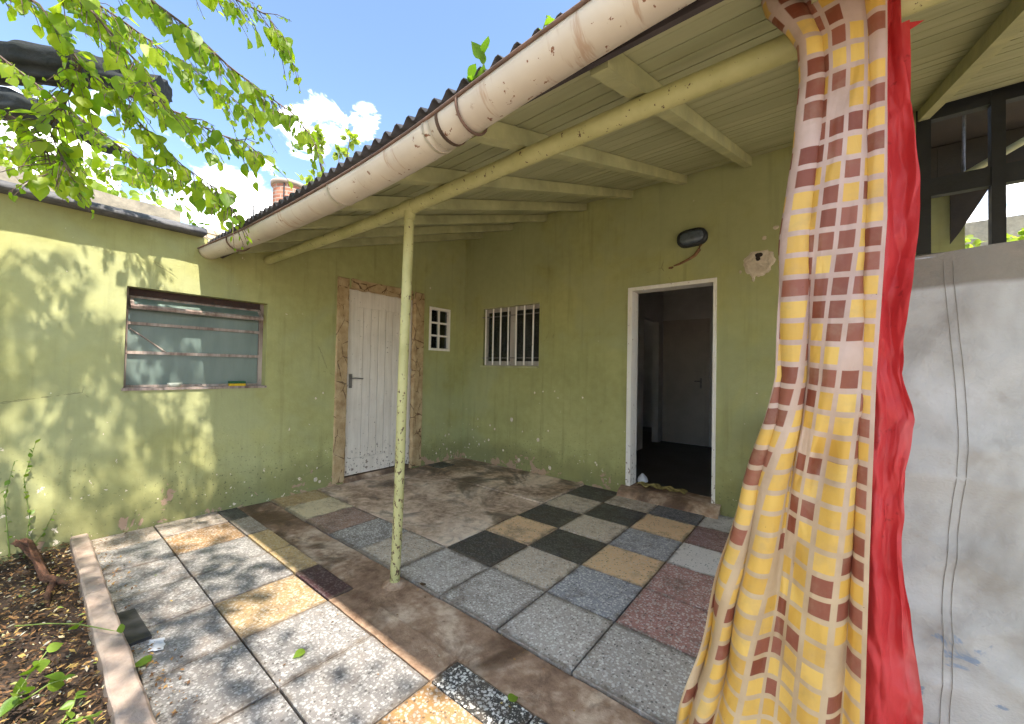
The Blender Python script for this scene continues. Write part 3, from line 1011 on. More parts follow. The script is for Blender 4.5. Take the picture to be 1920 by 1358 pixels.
# barred window
bwin = part('window', 'dimwhite', house, lambda b: (
    b.box(BW[0], BW[0] + 0.035, 0.05, 0.10, BW[2], BW[3]), b.box(BW[1] - 0.035, BW[1], 0.05, 0.10, BW[2], BW[3]),
    b.box(BW[0] + .035, BW[1] - .035, 0.051, 0.10, BW[2], BW[2] + 0.06), b.box(BW[0] + .035, BW[1] - .035, 0.051, 0.10, BW[3] - 0.05, BW[3]),
    b.box(0.79, 0.87, 0.045, 0.095, BW[2] + 0.06, BW[3] - 0.05)))
for a, c in ((BW[0] + .035, 0.79), (0.87, BW[1] - .035)):
    boxpart('pane', 'dglass', bwin, a, c, 0.068, 0.072, BW[2] + .06, BW[3] - .05)
for i in range(7):
    x = 0.425 + i * 0.127
    lean = random.uniform(-0.006, 0.006)
    part('bar', 'white', bwin, lambda b: b.tube([(x, -0.012, BW[2] + 0.01), (x + lean, -0.012, BW[3] - 0.012)], 0.010, 8))
for z in (BW[2] + 0.10, BW[3] - 0.115):
    part('cross_bar', 'steel', bwin, lambda b: b.box(BW[0] - 0.02, BW[1] - 0.002, -0.006, 0.002, z - 0.006, z + 0.006))
part('window_sill', 'rafter', house, lambda b: b.box(BW[0] - 0.03, BW[1] + 0.005, -0.018, 0.019, BW[2] - 0.022, BW[2] + 0.002))
boxpart('window_reveal', 'rafter', house, BW[0] - 0.02, BW[1] + 0.002, -0.006, 0.019, BW[3] - 0.002, BW[3] + 0.012)
part('room_curtain', 'inner_curtain', house, lambda b: b.grid(lambda u, v: (0.2 + 1.25 * u, 0.26 + 0.02 * math.sin(u * 55), 1.1 + 1.1 * v), 120, 1))
boxpart('room_wall', 'hole', house, 0.1, 1.6, 0.40, 0.44, 1.0, 2.3)  # dark sheet behind the curtain, coloured as the shaded inside

# open doorway and the room behind it
dfr = part('door_frame', 'white', house, lambda b: (
    b.box(DW[0], DW[0] + 0.045, -0.012, 0.155, 0.085, DW[3]), b.box(DW[1] - 0.028, DW[1], -0.012, 0.155, 0.085, DW[3]),
    b.box(DW[0] + .045, DW[1] - .028, -0.011, 0.155, DW[3] - 0.035, DW[3])))
b = MB()
b.grid(lambda u, v: (2.32 + 0.90 * u, -0.14 + 0.32 * v, (0.082 + 0.006 * mnoise.noise(Vector((u * 7, v * 4, 2)))) if v > 0.3 else 0.082 * (v / 0.3) ** 0.5 - 0.004), 24, 12)
b.box(2.33, 3.21, -0.04, 0.17, -0.05, 0.07)
b.build('threshold', 'strip', house)
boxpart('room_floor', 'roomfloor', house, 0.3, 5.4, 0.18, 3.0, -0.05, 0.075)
boxpart('room_ceiling', 'room', house, 1.5, 4.38, 0.165, 3.2, 2.75, 2.82)
# left inner wall with its own doorway
ilw = MB()
def mkI(a, c, z0a, z0c, z1a, z1c):
    ilw.hexa([(1.68, a, z0a), (1.78, a, z0a), (1.78, c, z0c), (1.68, c, z0c), (1.68, a, z1a), (1.78, a, z1a), (1.78, c, z1c), (1.68, c, z1c)])
wall_strips([0.165, 3.0], [(2.02, 2.70, 0.0, 2.05)], lambda y: 2.748, 0.07, mkI)
ilw.build('room_wall', 'room', house)
boxpart('room_wall', 'room', house, 1.785, 4.38, 2.9, 3.0, 0.07, 2.748)
boxpart('room_wall', 'room', house, 4.28, 4.38, 0.165, 2.895, 0.07, 2.748)
boxpart('room_wall', 'room', house, 0.66, 0.70, 0.45, 4.4, 0.07, 2.75)
boxpart('room_wall', 'room', house, 0.70, 1.78, 4.36, 4.4, 0.07, 2.75)
boxpart('room_wall', 'room', house, 1.74, 1.78, 3.0, 4.36, 0.07, 2.75)
boxpart('room_ceiling', 'room', house, 0.60, 1.95, 0.17, 4.5, 2.83, 2.88)
boxpart('room_floor', 'roomfloor', house, 0.66, 1.78, 3.0, 4.4, -0.05, 0.074)
idoor = part('room_door', 'roomdoor', house, lambda b: b.box(1.80, 2.45, 2.865, 2.899, 0.09, 2.04))
part('handle', 'steel', idoor, lambda b: (b.tube([(2.385, 2.862, 1.09), (2.385, 2.82, 1.09), (2.30, 2.815, 1.09)], 0.009, 8), b.box(2.37, 2.40, 2.858, 2.864, 0.98, 1.14)))
part('door_frame', 'roomdoor', idoor, lambda b: (b.box(2.452, 2.50, 2.87, 2.898, 0.08, 2.08), b.box(1.79, 2.45, 2.87, 2.898, 2.041, 2.08)))

# bare plaster patch with a hole
def blob_patch(b, cx, cz, rx, rz, y, seed, n=48, rings=5, drop=0.4):
    vs = [(cx, y - 0.007, cz)]
    for r in range(1, rings + 1):
        for k in range(n):
            a = 2 * math.pi * k / n
            j = 1 + 0.22 * mnoise.fractal(Vector((math.cos(a) * 2.6 + seed, math.sin(a) * 2.6, seed)), 1, 2, 5)
            if math.sin(a) > 0.55:
                j = min(j, 0.78 / math.sin(a))
            f = r / rings * j
            yy = y - 0.006 - 0.004 * mnoise.noise(Vector((math.cos(a) * f * 6, math.sin(a) * f * 6, seed))) if r < rings else y + 0.002
            vs.append((cx + rx * f * math.cos(a), yy, cz + rz * f * math.sin(a)))
    fs = [(0, 1 + (k + 1) % n, 1 + k) for k in range(n)]
    for r in range(rings - 1):
        o_ = 1 + r * n
        fs += [(o_ + k, o_ + (k + 1) % n, o_ + n + (k + 1) % n, o_ + n + k) for k in range(n)]
    b.add(vs, fs)
pp = part('plaster_patch', 'plaster', house, lambda b: blob_patch(b, 3.482, 2.155, 0.113, 0.125, 0.0, 3.1))
for q in ((3.35, 2.09, 0.010, 0.018, 0.0, 6.2, 16, 2), (3.445, 2.02, 0.014, 0.03, 0.0, 7.2, 16, 2), (3.52, 2.35, 0.018, 0.022, 0.0, 9.2, 16, 2), (3.60, 2.42, 0.025, 0.02, 0.0, 1.2, 16, 2)):
    part('paint_flake', 'plaster', house, lambda b: blob_patch(b, *q))
part('hole', 'hole', pp, lambda b: (blob_patch(b, 3.484, 2.213, 0.028, 0.022, -0.008, 5.5, 20, 3), blob_patch(b, 3.478, 2.187, 0.017, 0.026, -0.0085, 8.5, 20, 3)))
part('cable_chase', 'chase', house, lambda b: (b.tube([(3.03, -0.002, 2.385), (3.02, -0.006, 2.34), (2.985, -0.004, 2.295), (2.92, -0.004, 2.26), (2.85, -0.004, 2.235), (2.80, -0.003, 2.225)], [0.019, 0.015, 0.014, 0.012, 0.011, 0.006], 8, jit=0.5),
                                              blob_patch(b, 2.772, 2.213, 0.028, 0.014, 0.0, 4.4, 16, 2)))
# flaked scraps of bare plaster low on the walls
for (x, z, r) in ((0.875, 0.60, 0.035), (0.52, 0.49, 0.016), (0.60, 0.45, 0.02), (1.28, 0.40, 0.03), (0.50, 0.30, 0.022), (0.43, 0.27, 0.014), (1.42, 0.52, 0.014), (1.05, 0.47, 0.012), (1.5, 0.98, 0.012), (1.86, 0.93, 0.014), (1.22, 0.95, 0.016), (1.34, 0.97, 0.012), (0.3, 0.55, 0.014), (0.2, 0.4, 0.012), (0.33, 0.22, 0.02), (0.15, 0.2, 0.018), (0.75, 0.2, 0.02), (1.0, 0.12, 0.03), (1.45, 0.1, 0.03)):
    part('paint_flake', 'plaster', house, lambda b: blob_patch(b, x, z, r * 0.8, r, 0.001, x * 3 + z, 14, 2))
for (y, z, r) in ((-0.30, 0.33, 0.020), (-0.24, 0.34, 0.018), (-0.33, 0.22, 0.016), (-0.27, 0.15, 0.02), (-0.45, 0.12, 0.016), (-0.2, 0.1, 0.02), (-1.98, 0.10, 0.03), (-1.94, 0.07, 0.02), (-1.93, 0.95, 0.012), (-2.0, 0.90, 0.014)):
    q = MB()
    blob_patch(q, y, z, r * 0.8, r, 0.001, y * 3 + z, 14, 2)
    q.v = [(-p[1], p[0], p[2]) for p in q.v]
    q.f = [f[::-1] for f in q.f]
    q.build('paint_flake', 'plaster', house)

# ------------------------------------------------------------------ porch roof
RX1 = 6.6
rb = MB()
pitch = 0.076
nx = int((RX1 + 0.0) / pitch * 6)
ny = 14
for j in range(ny + 1):
    y = -2.905 + (0.2 + 2.905) * j / ny
    for i in range(nx + 1):
        x = 0.004 + (RX1) * i / nx
        z = 3.055 + SL * y + sag(x, min(0, y)) + 0.060 + 0.017 * math.cos(2 * math.pi * x / pitch)
        rb.v.append((x, y, z))
rb.f = [(j * (nx + 1) + i, j * (nx + 1) + i + 1, (j + 1) * (nx + 1) + i + 1, (j + 1) * (nx + 1) + i) for j in range(ny) for i in range(nx)]
top_n = len(rb.v)
rb.v += [(x, y, z - 0.004) for x, y, z in rb.v]
rb.f += [tuple(top_n + i for i in f[::-1]) for f in rb.f]
rb.f += [(i, top_n + i, top_n + i + 1, i + 1) for i in range(nx)]
rb.smooth = [True] * len(rb.f)
roof = rb.build('roof', 'iron', house)
rear = MB()
rear.hexa([(0.0, 0.19, 3.15), (4.42, 0.19, 3.15), (4.42, 3.3, 4.13), (0.0, 3.3, 4.13), (0.0, 0.19, 3.165), (4.42, 0.19, 3.165), (4.42, 3.3, 4.145), (0.0, 3.3, 4.145)])
rear.build('rear_sheet', 'iron', roof)
# ceiling boards, running along the house
bwid = 0.098
nb_ = int(2.80 / bwid)
for i in range(nb_ + 1):
    y1 = -0.001 - i * bwid
    y0 = y1 - bwid + 0.006
    dz = random.uniform(-0.002, 0.002)
    bb = MB()
    ns = 12
    for k in range(ns + 1):
        x = 0.002 + (RX1 - 0.002) * k / ns
        for (yy, h) in ((y0, 0), (y1, 0), (y1, 0.016), (y0, 0.016)):
            bb.v.append((x, yy, zb(x, yy) + h + dz))
    bb.f = [(k * 4 + q, k * 4 + (q + 1) % 4, (k + 1) * 4 + (q + 1) % 4, (k + 1) * 4 + q) for k in range(ns) for q in range(4)] + [(0, 3, 2, 1), tuple(ns * 4 + q for q in range(4))]
    bb.smooth = [False] * len(bb.f)
    bb.build('ceiling_board', 'board', roof)
# rafters
for i in range(13):
    x = 0.30 + i * 0.517
    bb = MB()
    x0, x1 = x - 0.028, x + 0.028
    ya_, yb_ = -2.775, -0.002
    A = [(x0, ya_), (x1, ya_), (x1, yb_), (x0, yb_)]
    bb.hexa([(px, py_, zb(x, py_) - 0.078) for px, py_ in A] + [(px, py_, zb(x, py_) - 0.0035) for px, py_ in A])
    bb.build('rafter', 'rafter', roof)
fb = MB()
ns = 30
for k in range(ns + 1):
    x = 0.004 + (RX1 - 0.01) * k / ns
    z = zb(x, -2.80)
    fb.v += [(x, -2.815, z - 0.070), (x, -2.797, z - 0.070), (x, -2.797, z + 0.02), (x, -2.815, z + 0.02)]
fb.f = [(k * 4 + q, k * 4 + (q + 1) % 4, (k + 1) * 4 + (q + 1) % 4, (k + 1) * 4 + q) for k in range(ns) for q in range(4)]
fb.smooth = [False] * len(fb.f)
fb.build('fascia_board', 'fascia', roof)
# gable closing piece at the far left above the coping
boxpart('roof_lining', 'plank', house, 0.0, 4.40, 0.165, 3.3, 3.08, 3.10)

# ------------------------------------------------------------------ gutter
gut = thing('roof_gutter', (2.5, -2.89, 2.0), 'cream painted half-round gutter with rust stains sagging along the porch eave', 'gutter')
RIM = [(-0.02, 2.145), (0.19, 2.127), (0.97, 2.077), (1.61, 2.057), (2.25, 2.047), (2.74, 2.060), (3.1, 2.098), (3.44, 2.130), (4.0, 2.160), (6.6, 2.165)]


def rim(x):
    return sum(lerp_table(RIM, x + dx_) for dx_ in (-0.2, -0.1, 0, 0.1, 0.2)) / 5


def gprof(x, r=0.070, dep=0.070, cy=-2.893, k=15):
    z = rim(x)
    return [(x, cy - r * math.cos(math.pi * j / (k - 1)), z - dep * math.sin(math.pi * j / (k - 1)) ** 0.85) for j in range(k)]


def gseg(b, x0, x1, n, r=0.070, dep=0.070, th=0.003):
    k = 15
    vs = []
    for i in range(n + 1):
        x = x0 + (x1 - x0) * i / n
        vs += gprof(x, r, dep)
    m0 = len(vs)
    for i in range(n + 1):
        x = x0 + (x1 - x0) * i / n
        vs += gprof(x, r - th, dep - th)
    fs = [(i * k + j, i * k + j + 1, (i + 1) * k + j + 1, (i + 1) * k + j) for i in range(n) for j in range(k - 1)]
    fs += [(m0 + i * k + j, m0 + (i + 1) * k + j, m0 + (i + 1) * k + j + 1, m0 + i * k + j + 1) for i in range(n) for j in range(k - 1)]
    for jj in (0, k - 1):
        fs += [(i * k + jj, (i + 1) * k + jj, m0 + (i + 1) * k + jj, m0 + i * k + jj) for i in range(n)]
    for ii in (0, n):
        fs += [(ii * k + j, m0 + ii * k + j, m0 + ii * k + j + 1, ii * k + j + 1) for j in range(k - 1)]
    b.add(vs, fs, True)


for x0, x1, r in ((0.01, 2.16, 0.070), (2.14, 2.86, 0.0715), (2.84, 6.5, 0.070)):
    part('gutter_length', 'gutter', gut, lambda b: gseg(b, x0, x1, 40, r, r))
part('end_cap', 'gutter', gut, lambda b: b.add(gprof(0.012), [tuple(range(15))]))
part('rolled_lip', 'rust', gut, lambda b: b.tube([(x, -2.893 - 0.0715, rim(x) + 0.001) for x in [0.01 + 0.13 * i for i in range(50)]], 0.0062, 8))
for x in (2.15, 2.83, 2.90):
    part('joint_band', 'gutter' if x in (2.15, 2.83) else 'rust', gut, lambda b: gseg(b, x - 0.006, x + 0.006, 1, 0.0735, 0.0735))
for x in (0.72, 3.0, 4.6):
    part('bracket', 'rust', gut, lambda b: (b.tube([Vector(q) + Vector((0, 0, -0.004)) for q in gprof(x, 0.0745, 0.075)], 0.005, 6),
                                            b.tube([(x, -2.893 - 0.0745, rim(x)), (x, -2.90, rim(x) + 0.055), (x, -2.83, zb(x, -2.83) + 0.028)], 0.004, 6)))

# pipe beam and post
pf = thing('porch_post', (2.02, -2.46, 0), 'slim leaning yellow-green pipe post carrying a pipe beam under the porch roof', 'post')
part('post', 'pipe', pf, lambda b: b.tube([(2.020 + 0.058 * t + 0.004 * math.sin(t * 5), -2.46 + 0.002 * math.sin(t * 9), -0.02 + 2.15 * t) for t in [i / 20 for i in range(21)]], 0.0275, 18))
part('beam', 'pipe', pf, lambda b: b.tube([(0.004 + 6.5 * t, -2.46, zb(0.004 + 6.5 * t, -2.46) - 0.078 - 0.041) for t in [i / 40 for i in range(41)]], 0.037, 18))
part('footing', 'strip', pf, lambda b: b.lathe((2.02, -2.46, -0.012), [(0.075, 0.0), (0.06, 0.010), (0.045, 0.018), (0.036, 0.022), (0.026, 0.024)], 18))
part('collar', 'pipe', pf, lambda b: (b.tube([(2.03, -2.46, zb(2.07, -2.46) - 0.119), (2.125, -2.46, zb(2.07, -2.46) - 0.119)], 0.0405, 18),
                                     b.tube([(2.076, -2.46, 2.055), (2.078, -2.46, 2.13)], 0.0315, 18)))

# ------------------------------------------------------------------ wall lamp
lamp = thing('wall_lamp', (2.965, 0, 2.45), 'oval black bulkhead lamp on the green wall above the open doorway', 'lamp')
def capsule(b, ax, az, y0, y1, ins, n=40, dome=0.0):
    tl = math.radians(3)
    def ring(s_, y):
        out = []
        for k in range(n):
            a = 2 * math.pi * k / n
            cx, cz = math.copysign(abs(math.cos(a)) ** 0.62, math.cos(a)) * ax * s_, math.copysign(abs(math.sin(a)) ** 0.8, math.sin(a)) * az * s_
            out.append((2.965 + cx * math.cos(tl) - cz * math.sin(tl), y, 2.452 + cx * math.sin(tl) + cz * math.cos(tl)))
        return out
    levels = [(1.0, y0), (1.0, y1 + 0.012), (0.97, y1), (ins, y1)]
    if dome:
        levels = [(1.0, y0), (0.97, y0 - dome * 0.3), (0.85, y0 - dome * 0.7), (0.6, y0 - dome * 0.93), (0.25, y0 - dome)]
    vs = [v for s_, y in levels for v in ring(s_, y)]
    b.add(vs, [(i * n + k, i * n + (k + 1) % n, (i + 1) * n + (k + 1) % n, (i + 1) * n + k) for i in range(len(levels) - 1) for k in range(n)], True)
    if dome:
        b.add(ring(0.25, y0 - dome), [tuple(range(n))])
part('housing', 'black', lamp, lambda b: capsule(b, 0.128, 0.078, 0.0, -0.055, 0.80))
part('glass_cover', 'lampglass', lamp, lambda b: capsule(b, 0.106, 0.060, -0.045, 0, 0, dome=0.035))

# ------------------------------------------------------------------ right: dark framed opening beyond the wall end
gate = thing('iron_frame', (4.9, 0.06, 0), 'black iron frame filling the opening at the end of the green wall', 'frame')
for x0, x1 in ((4.405, 4.475), (4.74, 4.80), (5.53, 5.595)):
    boxpart('upright', 'black', gate, x0, x1, 0.02, 0.09, -0.05, 3.07)
boxpart('rail', 'black', gate, 4.476, 5.529, 0.025, 0.085, 2.455, 2.575)
boxpart('rail', 'black', gate, 4.476, 5.529, 0.025, 0.085, 2.98, 3.068)
boxpart('rail', 'black', gate, 4.476, 5.529, 0.025, 0.085, 1.0, 1.06)
shed = thing('plank_passage', (5.2, 1.6, 0), 'dark plank lined passage seen through the black iron frame', 'passage')
for i in range(9):
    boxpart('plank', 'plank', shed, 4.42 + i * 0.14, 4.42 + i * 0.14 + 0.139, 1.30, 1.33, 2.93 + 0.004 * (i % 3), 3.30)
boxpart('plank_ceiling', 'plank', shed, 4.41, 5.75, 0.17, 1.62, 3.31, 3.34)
part('beam', 'rafter', shed, lambda b: b.tube([(4.74, 0.62, 2.76), (5.35, 0.80, 3.16)], 0.028, 6))
part('hanging_pipe', 'steel', shed, lambda b: b.tube([(4.755, 0.75, 2.72), (4.76, 0.75, 3.3)], 0.010, 8))
boxpart('wall', 'wall', shed, 4.385, 4.90, 1.5, 1.6, -0.06, 3.3)
def brace(b):
    q = [(4.80, 2.44), (4.855, 2.53), (5.035, 2.90), (5.27, 3.29), (4.80, 3.29)]
    n_ = len(q)
    b.add([(x, 1.42, z) for x, z in q] + [(x, 1.46, z) for x, z in q], [tuple(range(n_))[::-1], tuple(range(n_, 2 * n_))] + [(i, (i + 1) % n_, n_ + (i + 1) % n_, n_ + i) for i in range(n_)])
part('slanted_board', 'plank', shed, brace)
fw = boxpart('garden_wall', 'parapet', None, 4.6, 8.0, 4.6, 4.75, -0.06, 3.45)
tag(fw, 'sunlit pale garden wall far beyond the iron frame', 'wall')
ys = thing('sunlit_bush', (5.6, 3.6, 0), 'sunlit yellow-green bush glimpsed through the iron frame', 'bush')
BUSH = ys

# ------------------------------------------------------------------ canvas screen
cv = thing('canvas_screen', (4.6, -2.33, 0), 'dirty grey canvas screen with a double stitched seam and blue paint marks', 'screen')


def cv_y(x, z):
    f = 0.022 * mnoise.fractal(Vector((x * 2.6 + 4, z * 2.4, 1.3)), 1, 2, 3)
    for (ang, fr, am, ph, zc, zr) in ((0.55, 13, 0.050, 0.3, 0.95, 0.35), (0.42, 9, 0.085, 2.0, 0.60, 0.35), (-0.35, 12, 0.022, 1.1, 0.8, 0.4), (1.2, 17, 0.010, 0.7, 1.25, 0.3)):
        q = z * math.cos(ang) - x * math.sin(ang)
        wv = math.sin(q * fr + ph + 2.4 * mnoise.noise(Vector((x * 2.2, z * 1.8, ang * 9))))
        f -= am * (1 - abs(wv)) ** 1.6 * math.exp(-((z - zc) / zr) ** 2) * (0.6 + 0.8 * mnoise.noise(Vector((x * 3, z * 3, fr))))
    vd = mnoise.voronoi(Vector((x * 5.5 - z * 1.5, z * 4.5 + x, 6.5)))[0]
    return -2.33 + f - 0.012 * (vd[1] - vd[0]) * max(0.25, min(1, (1.3 - z) / 0.5))


def cv_fn(u, v):
    x, z = 3.99 + 1.6 * u, 0.03 + 1.515 * v
    return (x, cv_y(x, z), z + (0.006 * math.sin(x * 9) if v == 1 else 0))


sheet = MB()
sheet.grid(cv_fn, 120, 130)
n_ = len(sheet.v)
sheet.v += [(x, y + 0.003, z) for x, y, z in sheet.v]
sheet.f += [tuple(n_ + i for i in f[::-1]) for f in sheet.f]
sheet.smooth += [True] * (len(sheet.f) - len(sheet.smooth))
sheet.build('sheet', 'canvas', cv)


def seam_x(z):
    return smooth_table([(0.0, 4.14), (0.6, 4.152), (1.1, 4.180), (1.54, 4.158)], z)


for off in (0.0, 0.016):
    part('seam', 'thread', cv, lambda b: b.tube([(seam_x(z) + off, cv_y(seam_x(z) + off, z) - 0.0015, z) for z in [0.05 + i * 0.0186 for i in range(80)]], 0.0007, 5))
part('top_pole', 'steel', cv, lambda b: b.tube([(3.97, -2.315, 1.535), (5.62, -2.315, 1.535)], 0.012, 8))
for x in (3.985, 5.6):
    part('stake', 'steel', cv, lambda b: b.tube([(x, -2.30, -0.02), (x, -2.30, 1.56)], 0.014, 8))

# ------------------------------------------------------------------ curtains tied to the pipe beam
XL = [(0.16, 3.575), (0.27, 3.60), (0.60, 3.675), (0.93, 3.748), (1.10, 3.795), (1.22, 3.818), (1.58, 3.832), (1.79, 3.858), (1.98, 3.872), (2.06, 3.868), (2.12, 3.845), (2.20, 3.80), (2.30, 3.78)]
XR = [(0.16, 3.995), (0.41, 3.992), (0.85, 4.002), (1.23, 4.012), (1.6, 4.03), (2.11, 4.03), (2.3, 4.04)]


def curt(u, v):
    z = 0.17 + (2.27 - 0.17) * v
    xl, xr = lerp_table(XL, z), lerp_table(XR, z)
    L = xr - xl
    low = max(0.0, min(1.0, (1.55 - z) / 1.3))
    nw = 2.3 + 0.9 * low
    wq = (1 - u) + 0.10 * math.sin(2 * math.pi * (1 - u) + 0.7) * (1 - u) * 2 + 0.10 * low * (1 - u) ** 2
    ph = wq * 2 * math.pi * nw + 0.5 + 0.8 * mnoise.noise(Vector((u * 1.6, z * 0.9, 3))) + 0.3 * math.sin(z * 2.0)
    bf = L / (2 * math.pi * nw) * (1.75 - 1.45 * low)
    edge = min(1.0, u / 0.06, (1 - u) / 0.04)
    x = xl + L * u - bf * math.sin(ph) * edge
    x = max(xl - 0.01, min(xr, x)) if edge < 1 else x
    A = 0.022 - 0.004 * low
    y = -2.575 - A * math.cos(ph) * (0.4 + 0.6 * edge)
    # slow sideways buckles where the hem piles up on the left
    y += 0.020 * low * math.sin(z * 16 + u * 7) * max(0.0, 0.55 - u)
    x += 0.012 * low * math.sin(z * 17 + u * 5) * max(0.0, 0.5 - u)
    y += 0.006 * mnoise.fractal(Vector((u * 6, z * 5, 9)), 1, 2, 3)
    vd = mnoise.voronoi(Vector((u * 5.0, z * 6.0, 2.5)))[0]
    y -= 0.008 * (vd[1] - vd[0])
    d2 = ((u - 0.86) / 0.10) ** 2 + ((z - 1.175 - 0.25 * (u - .86)) / 0.035) ** 2
    y -= 0.022 * math.exp(-d2)
    d3 = ((u - 0.66) / 0.06) ** 2 + ((z - 1.02) / 0.10) ** 2
    y += 0.035 * math.exp(-d3)
    if z > 2.02:
        y += (z - 2.02) * 0.05
    zz = z - 0.05 * (1 - v) * u * 0.6 - 0.01 * math.cos(ph) * (1 - v)
    return (x, y, zz)


cur = MB()
cur.grid(curt, 240, 200, True, lambda u, v: (u * 0.50, 0.17 + 2.10 * v))
pc = cur.build('curtain', 'curtain')
tag(pc, 'beige vinyl curtain printed with yellow and brown squares hanging from the porch beam', 'curtain')

RR = [(0.16, 4.105), (0.52, 4.092), (0.80, 4.060), (1.0, 4.066), (1.12, 4.085), (1.23, 4.060), (1.35, 4.068), (1.55, 4.088), (1.68, 4.092), (1.85, 4.078), (2.02, 4.060), (2.12, 4.058), (2.3, 4.09)]


def redc(u, v):
    z = 0.12 + (2.24 - 0.12) * v
    xr = lerp_table(RR, z) + 0.004 * mnoise.noise(Vector((z * 14, 2, 2)))
    xl = 3.985
    ph = u * 2 * math.pi * 1.3 + 1.0 * mnoise.noise(Vector((u * 1.4, z * 1.3, 13)))
    x = xl + (xr - xl) * u
    cr = mnoise.fractal(Vector((u * 2.2, z * 4, 21)), 1, 2, 3)
    w1 = mnoise.noise(Vector((u * 1.6 + z * 0.8, z * 3.0 - u * 1.4, 33)))
    w2 = mnoise.noise(Vector((u * 2.4 - z * 1.2, z * 4.2 + u * 1.9, 41)))
    vd = mnoise.voronoi(Vector((u * 1.9 + 0.3 * z, z * 6.5, 4.5)))[0]
    ve = mnoise.voronoi(Vector((u * 4 + 0.5 * z, z * 13, 8.5)))[0]
    y = -2.505 - 0.024 * (vd[1] - vd[0]) - 0.007 * (ve[1] - ve[0]) + 0.010 * math.cos(ph) + 0.006 * cr - 0.008 * max(0.0, 1 - abs(w1) * 3)
    return (x, y, z)


rd = MB()
rd.grid(redc, 110, 260)
# torn flap at the top right
rd.grid(lambda u, v: (4.045 + 0.032 * u, -2.50 + 0.010 * math.sin(u * 3 + v * 4), 1.84 + 0.22 * v + 0.02 * u), 10, 14)
rd.grid(lambda u, v: (4.05 + 0.055 * u, -2.49 + 0.02 * u, 2.045 + 0.04 * v * (1 - u) + 0.035 * u), 8, 5)
rc = rd.build('curtain', 'red')
tag(rc, 'creased red vinyl sheet hanging behind the right edge of the checked curtain', 'curtain')

# ------------------------------------------------------------------ purple chair half hidden by the curtain
ch = thing('plastic_chair', (3.75, -0.3, 0), 'purple plastic chair mostly hidden behind the checked curtain', 'chair')
boxpart('seat', 'purple', ch, 3.545, 3.94, -0.50, -0.12, 0.42, 0.45, bev=0.008)
part('backrest', 'purple', ch, lambda b: b.grid(lambda u, v: (3.532 + 0.42 * u + (0.02 if v in (0, 1) and u in (0,) else 0), -0.19 + 0.03 * v + 0.03 * math.cos((u - .5) * 3), 0.62 + 0.255 * v - 0.03 * (abs(u - .5) * 2) ** 4 * v), 16, 8))
for x in (3.56, 3.925):
    part('leg', 'purple', ch, lambda b: b.tube([(x, -0.47, -0.0), (x, -0.46, 0.43)], [0.014, 0.02], 8))
    part('leg', 'purple', ch, lambda b: b.tube([(x, -0.12, -0.0), (x, -0.14, 0.43), (x, -0.15, 0.84)], [0.014, 0.02, 0.016], 8))

# ------------------------------------------------------------------ small things
sp = thing('sponge', (-0.03, -2.65, 1.034), 'green and yellow scouring sponge on the kitchen window sill', 'sponge')
boxpart('foam', 'sponge_y', sp, -0.062, -0.002, -2.715, -2.60, 1.0345, 1.055, bev=0.003)
boxpart('scourer', 'sponge_g', sp, -0.062, -0.002, -2.715, -2.60, 1.0555, 1.074, bev=0.002)
tag(part('soap_dish', 'dish', None, lambda b: b.lathe((-0.035, -3.07, 1.0345), [(0.0, 0), (0.032, 0), (0.047, 0.03), (0.043, 0.03), (0.03, 0.006), (0, 0.006)], 20)),
    'small pale soap dish on the left of the kitchen window sill', 'dish')
tag(part('peg', 'kerb', None, lambda b: b.tube([(-0.03, -2.79, 1.042), (-0.035, -2.735, 1.042)], 0.007, 6)), 'tiny pinkish stub lying beside the sponge on the sill', 'stub')
b = MB()
b.grid(lambda u, v: (2.44 + 0.46 * u, 0.06 + 0.13 * v + 0.03 * mnoise.noise(Vector((u * 7, 1, 4))), 0.098 + 0.014 * mnoise.noise(Vector((u * 11, v * 4, 2))) + 0.008 * math.sin(u * 23)), 40, 8)
tag(b.build('floor_cloth', 'yellow_cloth'), 'crumpled yellow cloth lying across the open doorway threshold', 'cloth')
b = MB()
b.lathe((2.455, 0.20, 0.078), [(0.0, 0), (0.04, 0.0), (0.052, 0.03), (0.046, 0.06), (0.022, 0.085), (0.012, 0.10), (0, 0.10)], 16)
b.v = [(x + 0.008 * mnoise.noise(Vector((x * 60, y * 60, z * 60))), y + 0.008 * mnoise.noise(Vector((x * 50, z * 60, 2))), z) for x, y, z in b.v]
tag(b.build('plastic_bag', 'white_bag'), 'small knotted white bag just inside the open doorway', 'bag')

# broken bits beside the kerb
fr = link('tile_fragment', None) if False else None
b = MB()
b.hexa([(1.27, -3.50, 0.0), (1.60, -3.495, 0.0), (1.60, -3.42, 0.0), (1.28, -3.435, 0.0), (1.27, -3.50, 0.014), (1.60, -3.495, 0.014), (1.60, -3.42, 0.014), (1.28, -3.435, 0.014)])
o = b.build('tile_fragment', 'blackstone')
tag(o, 'broken black tile fragment lying against the garden kerb', 'tile')
b = MB()
b.grid(lambda u, v: (1.62 + 0.09 * u + 0.03 * v + 0.02 * mnoise.noise(Vector((u * 5, v * 4, 7))), -3.43 + 0.045 * v - 0.02 * u + 0.015 * mnoise.noise(Vector((u * 6, v * 3, 2))), 0.008 + 0.008 * mnoise.noise(Vector((u * 4, v * 3, 1)))), 8, 4)
tag(b.build('paper_scrap', 'white_bag'), 'torn scrap of white paper on the paving near the kerb', 'paper')

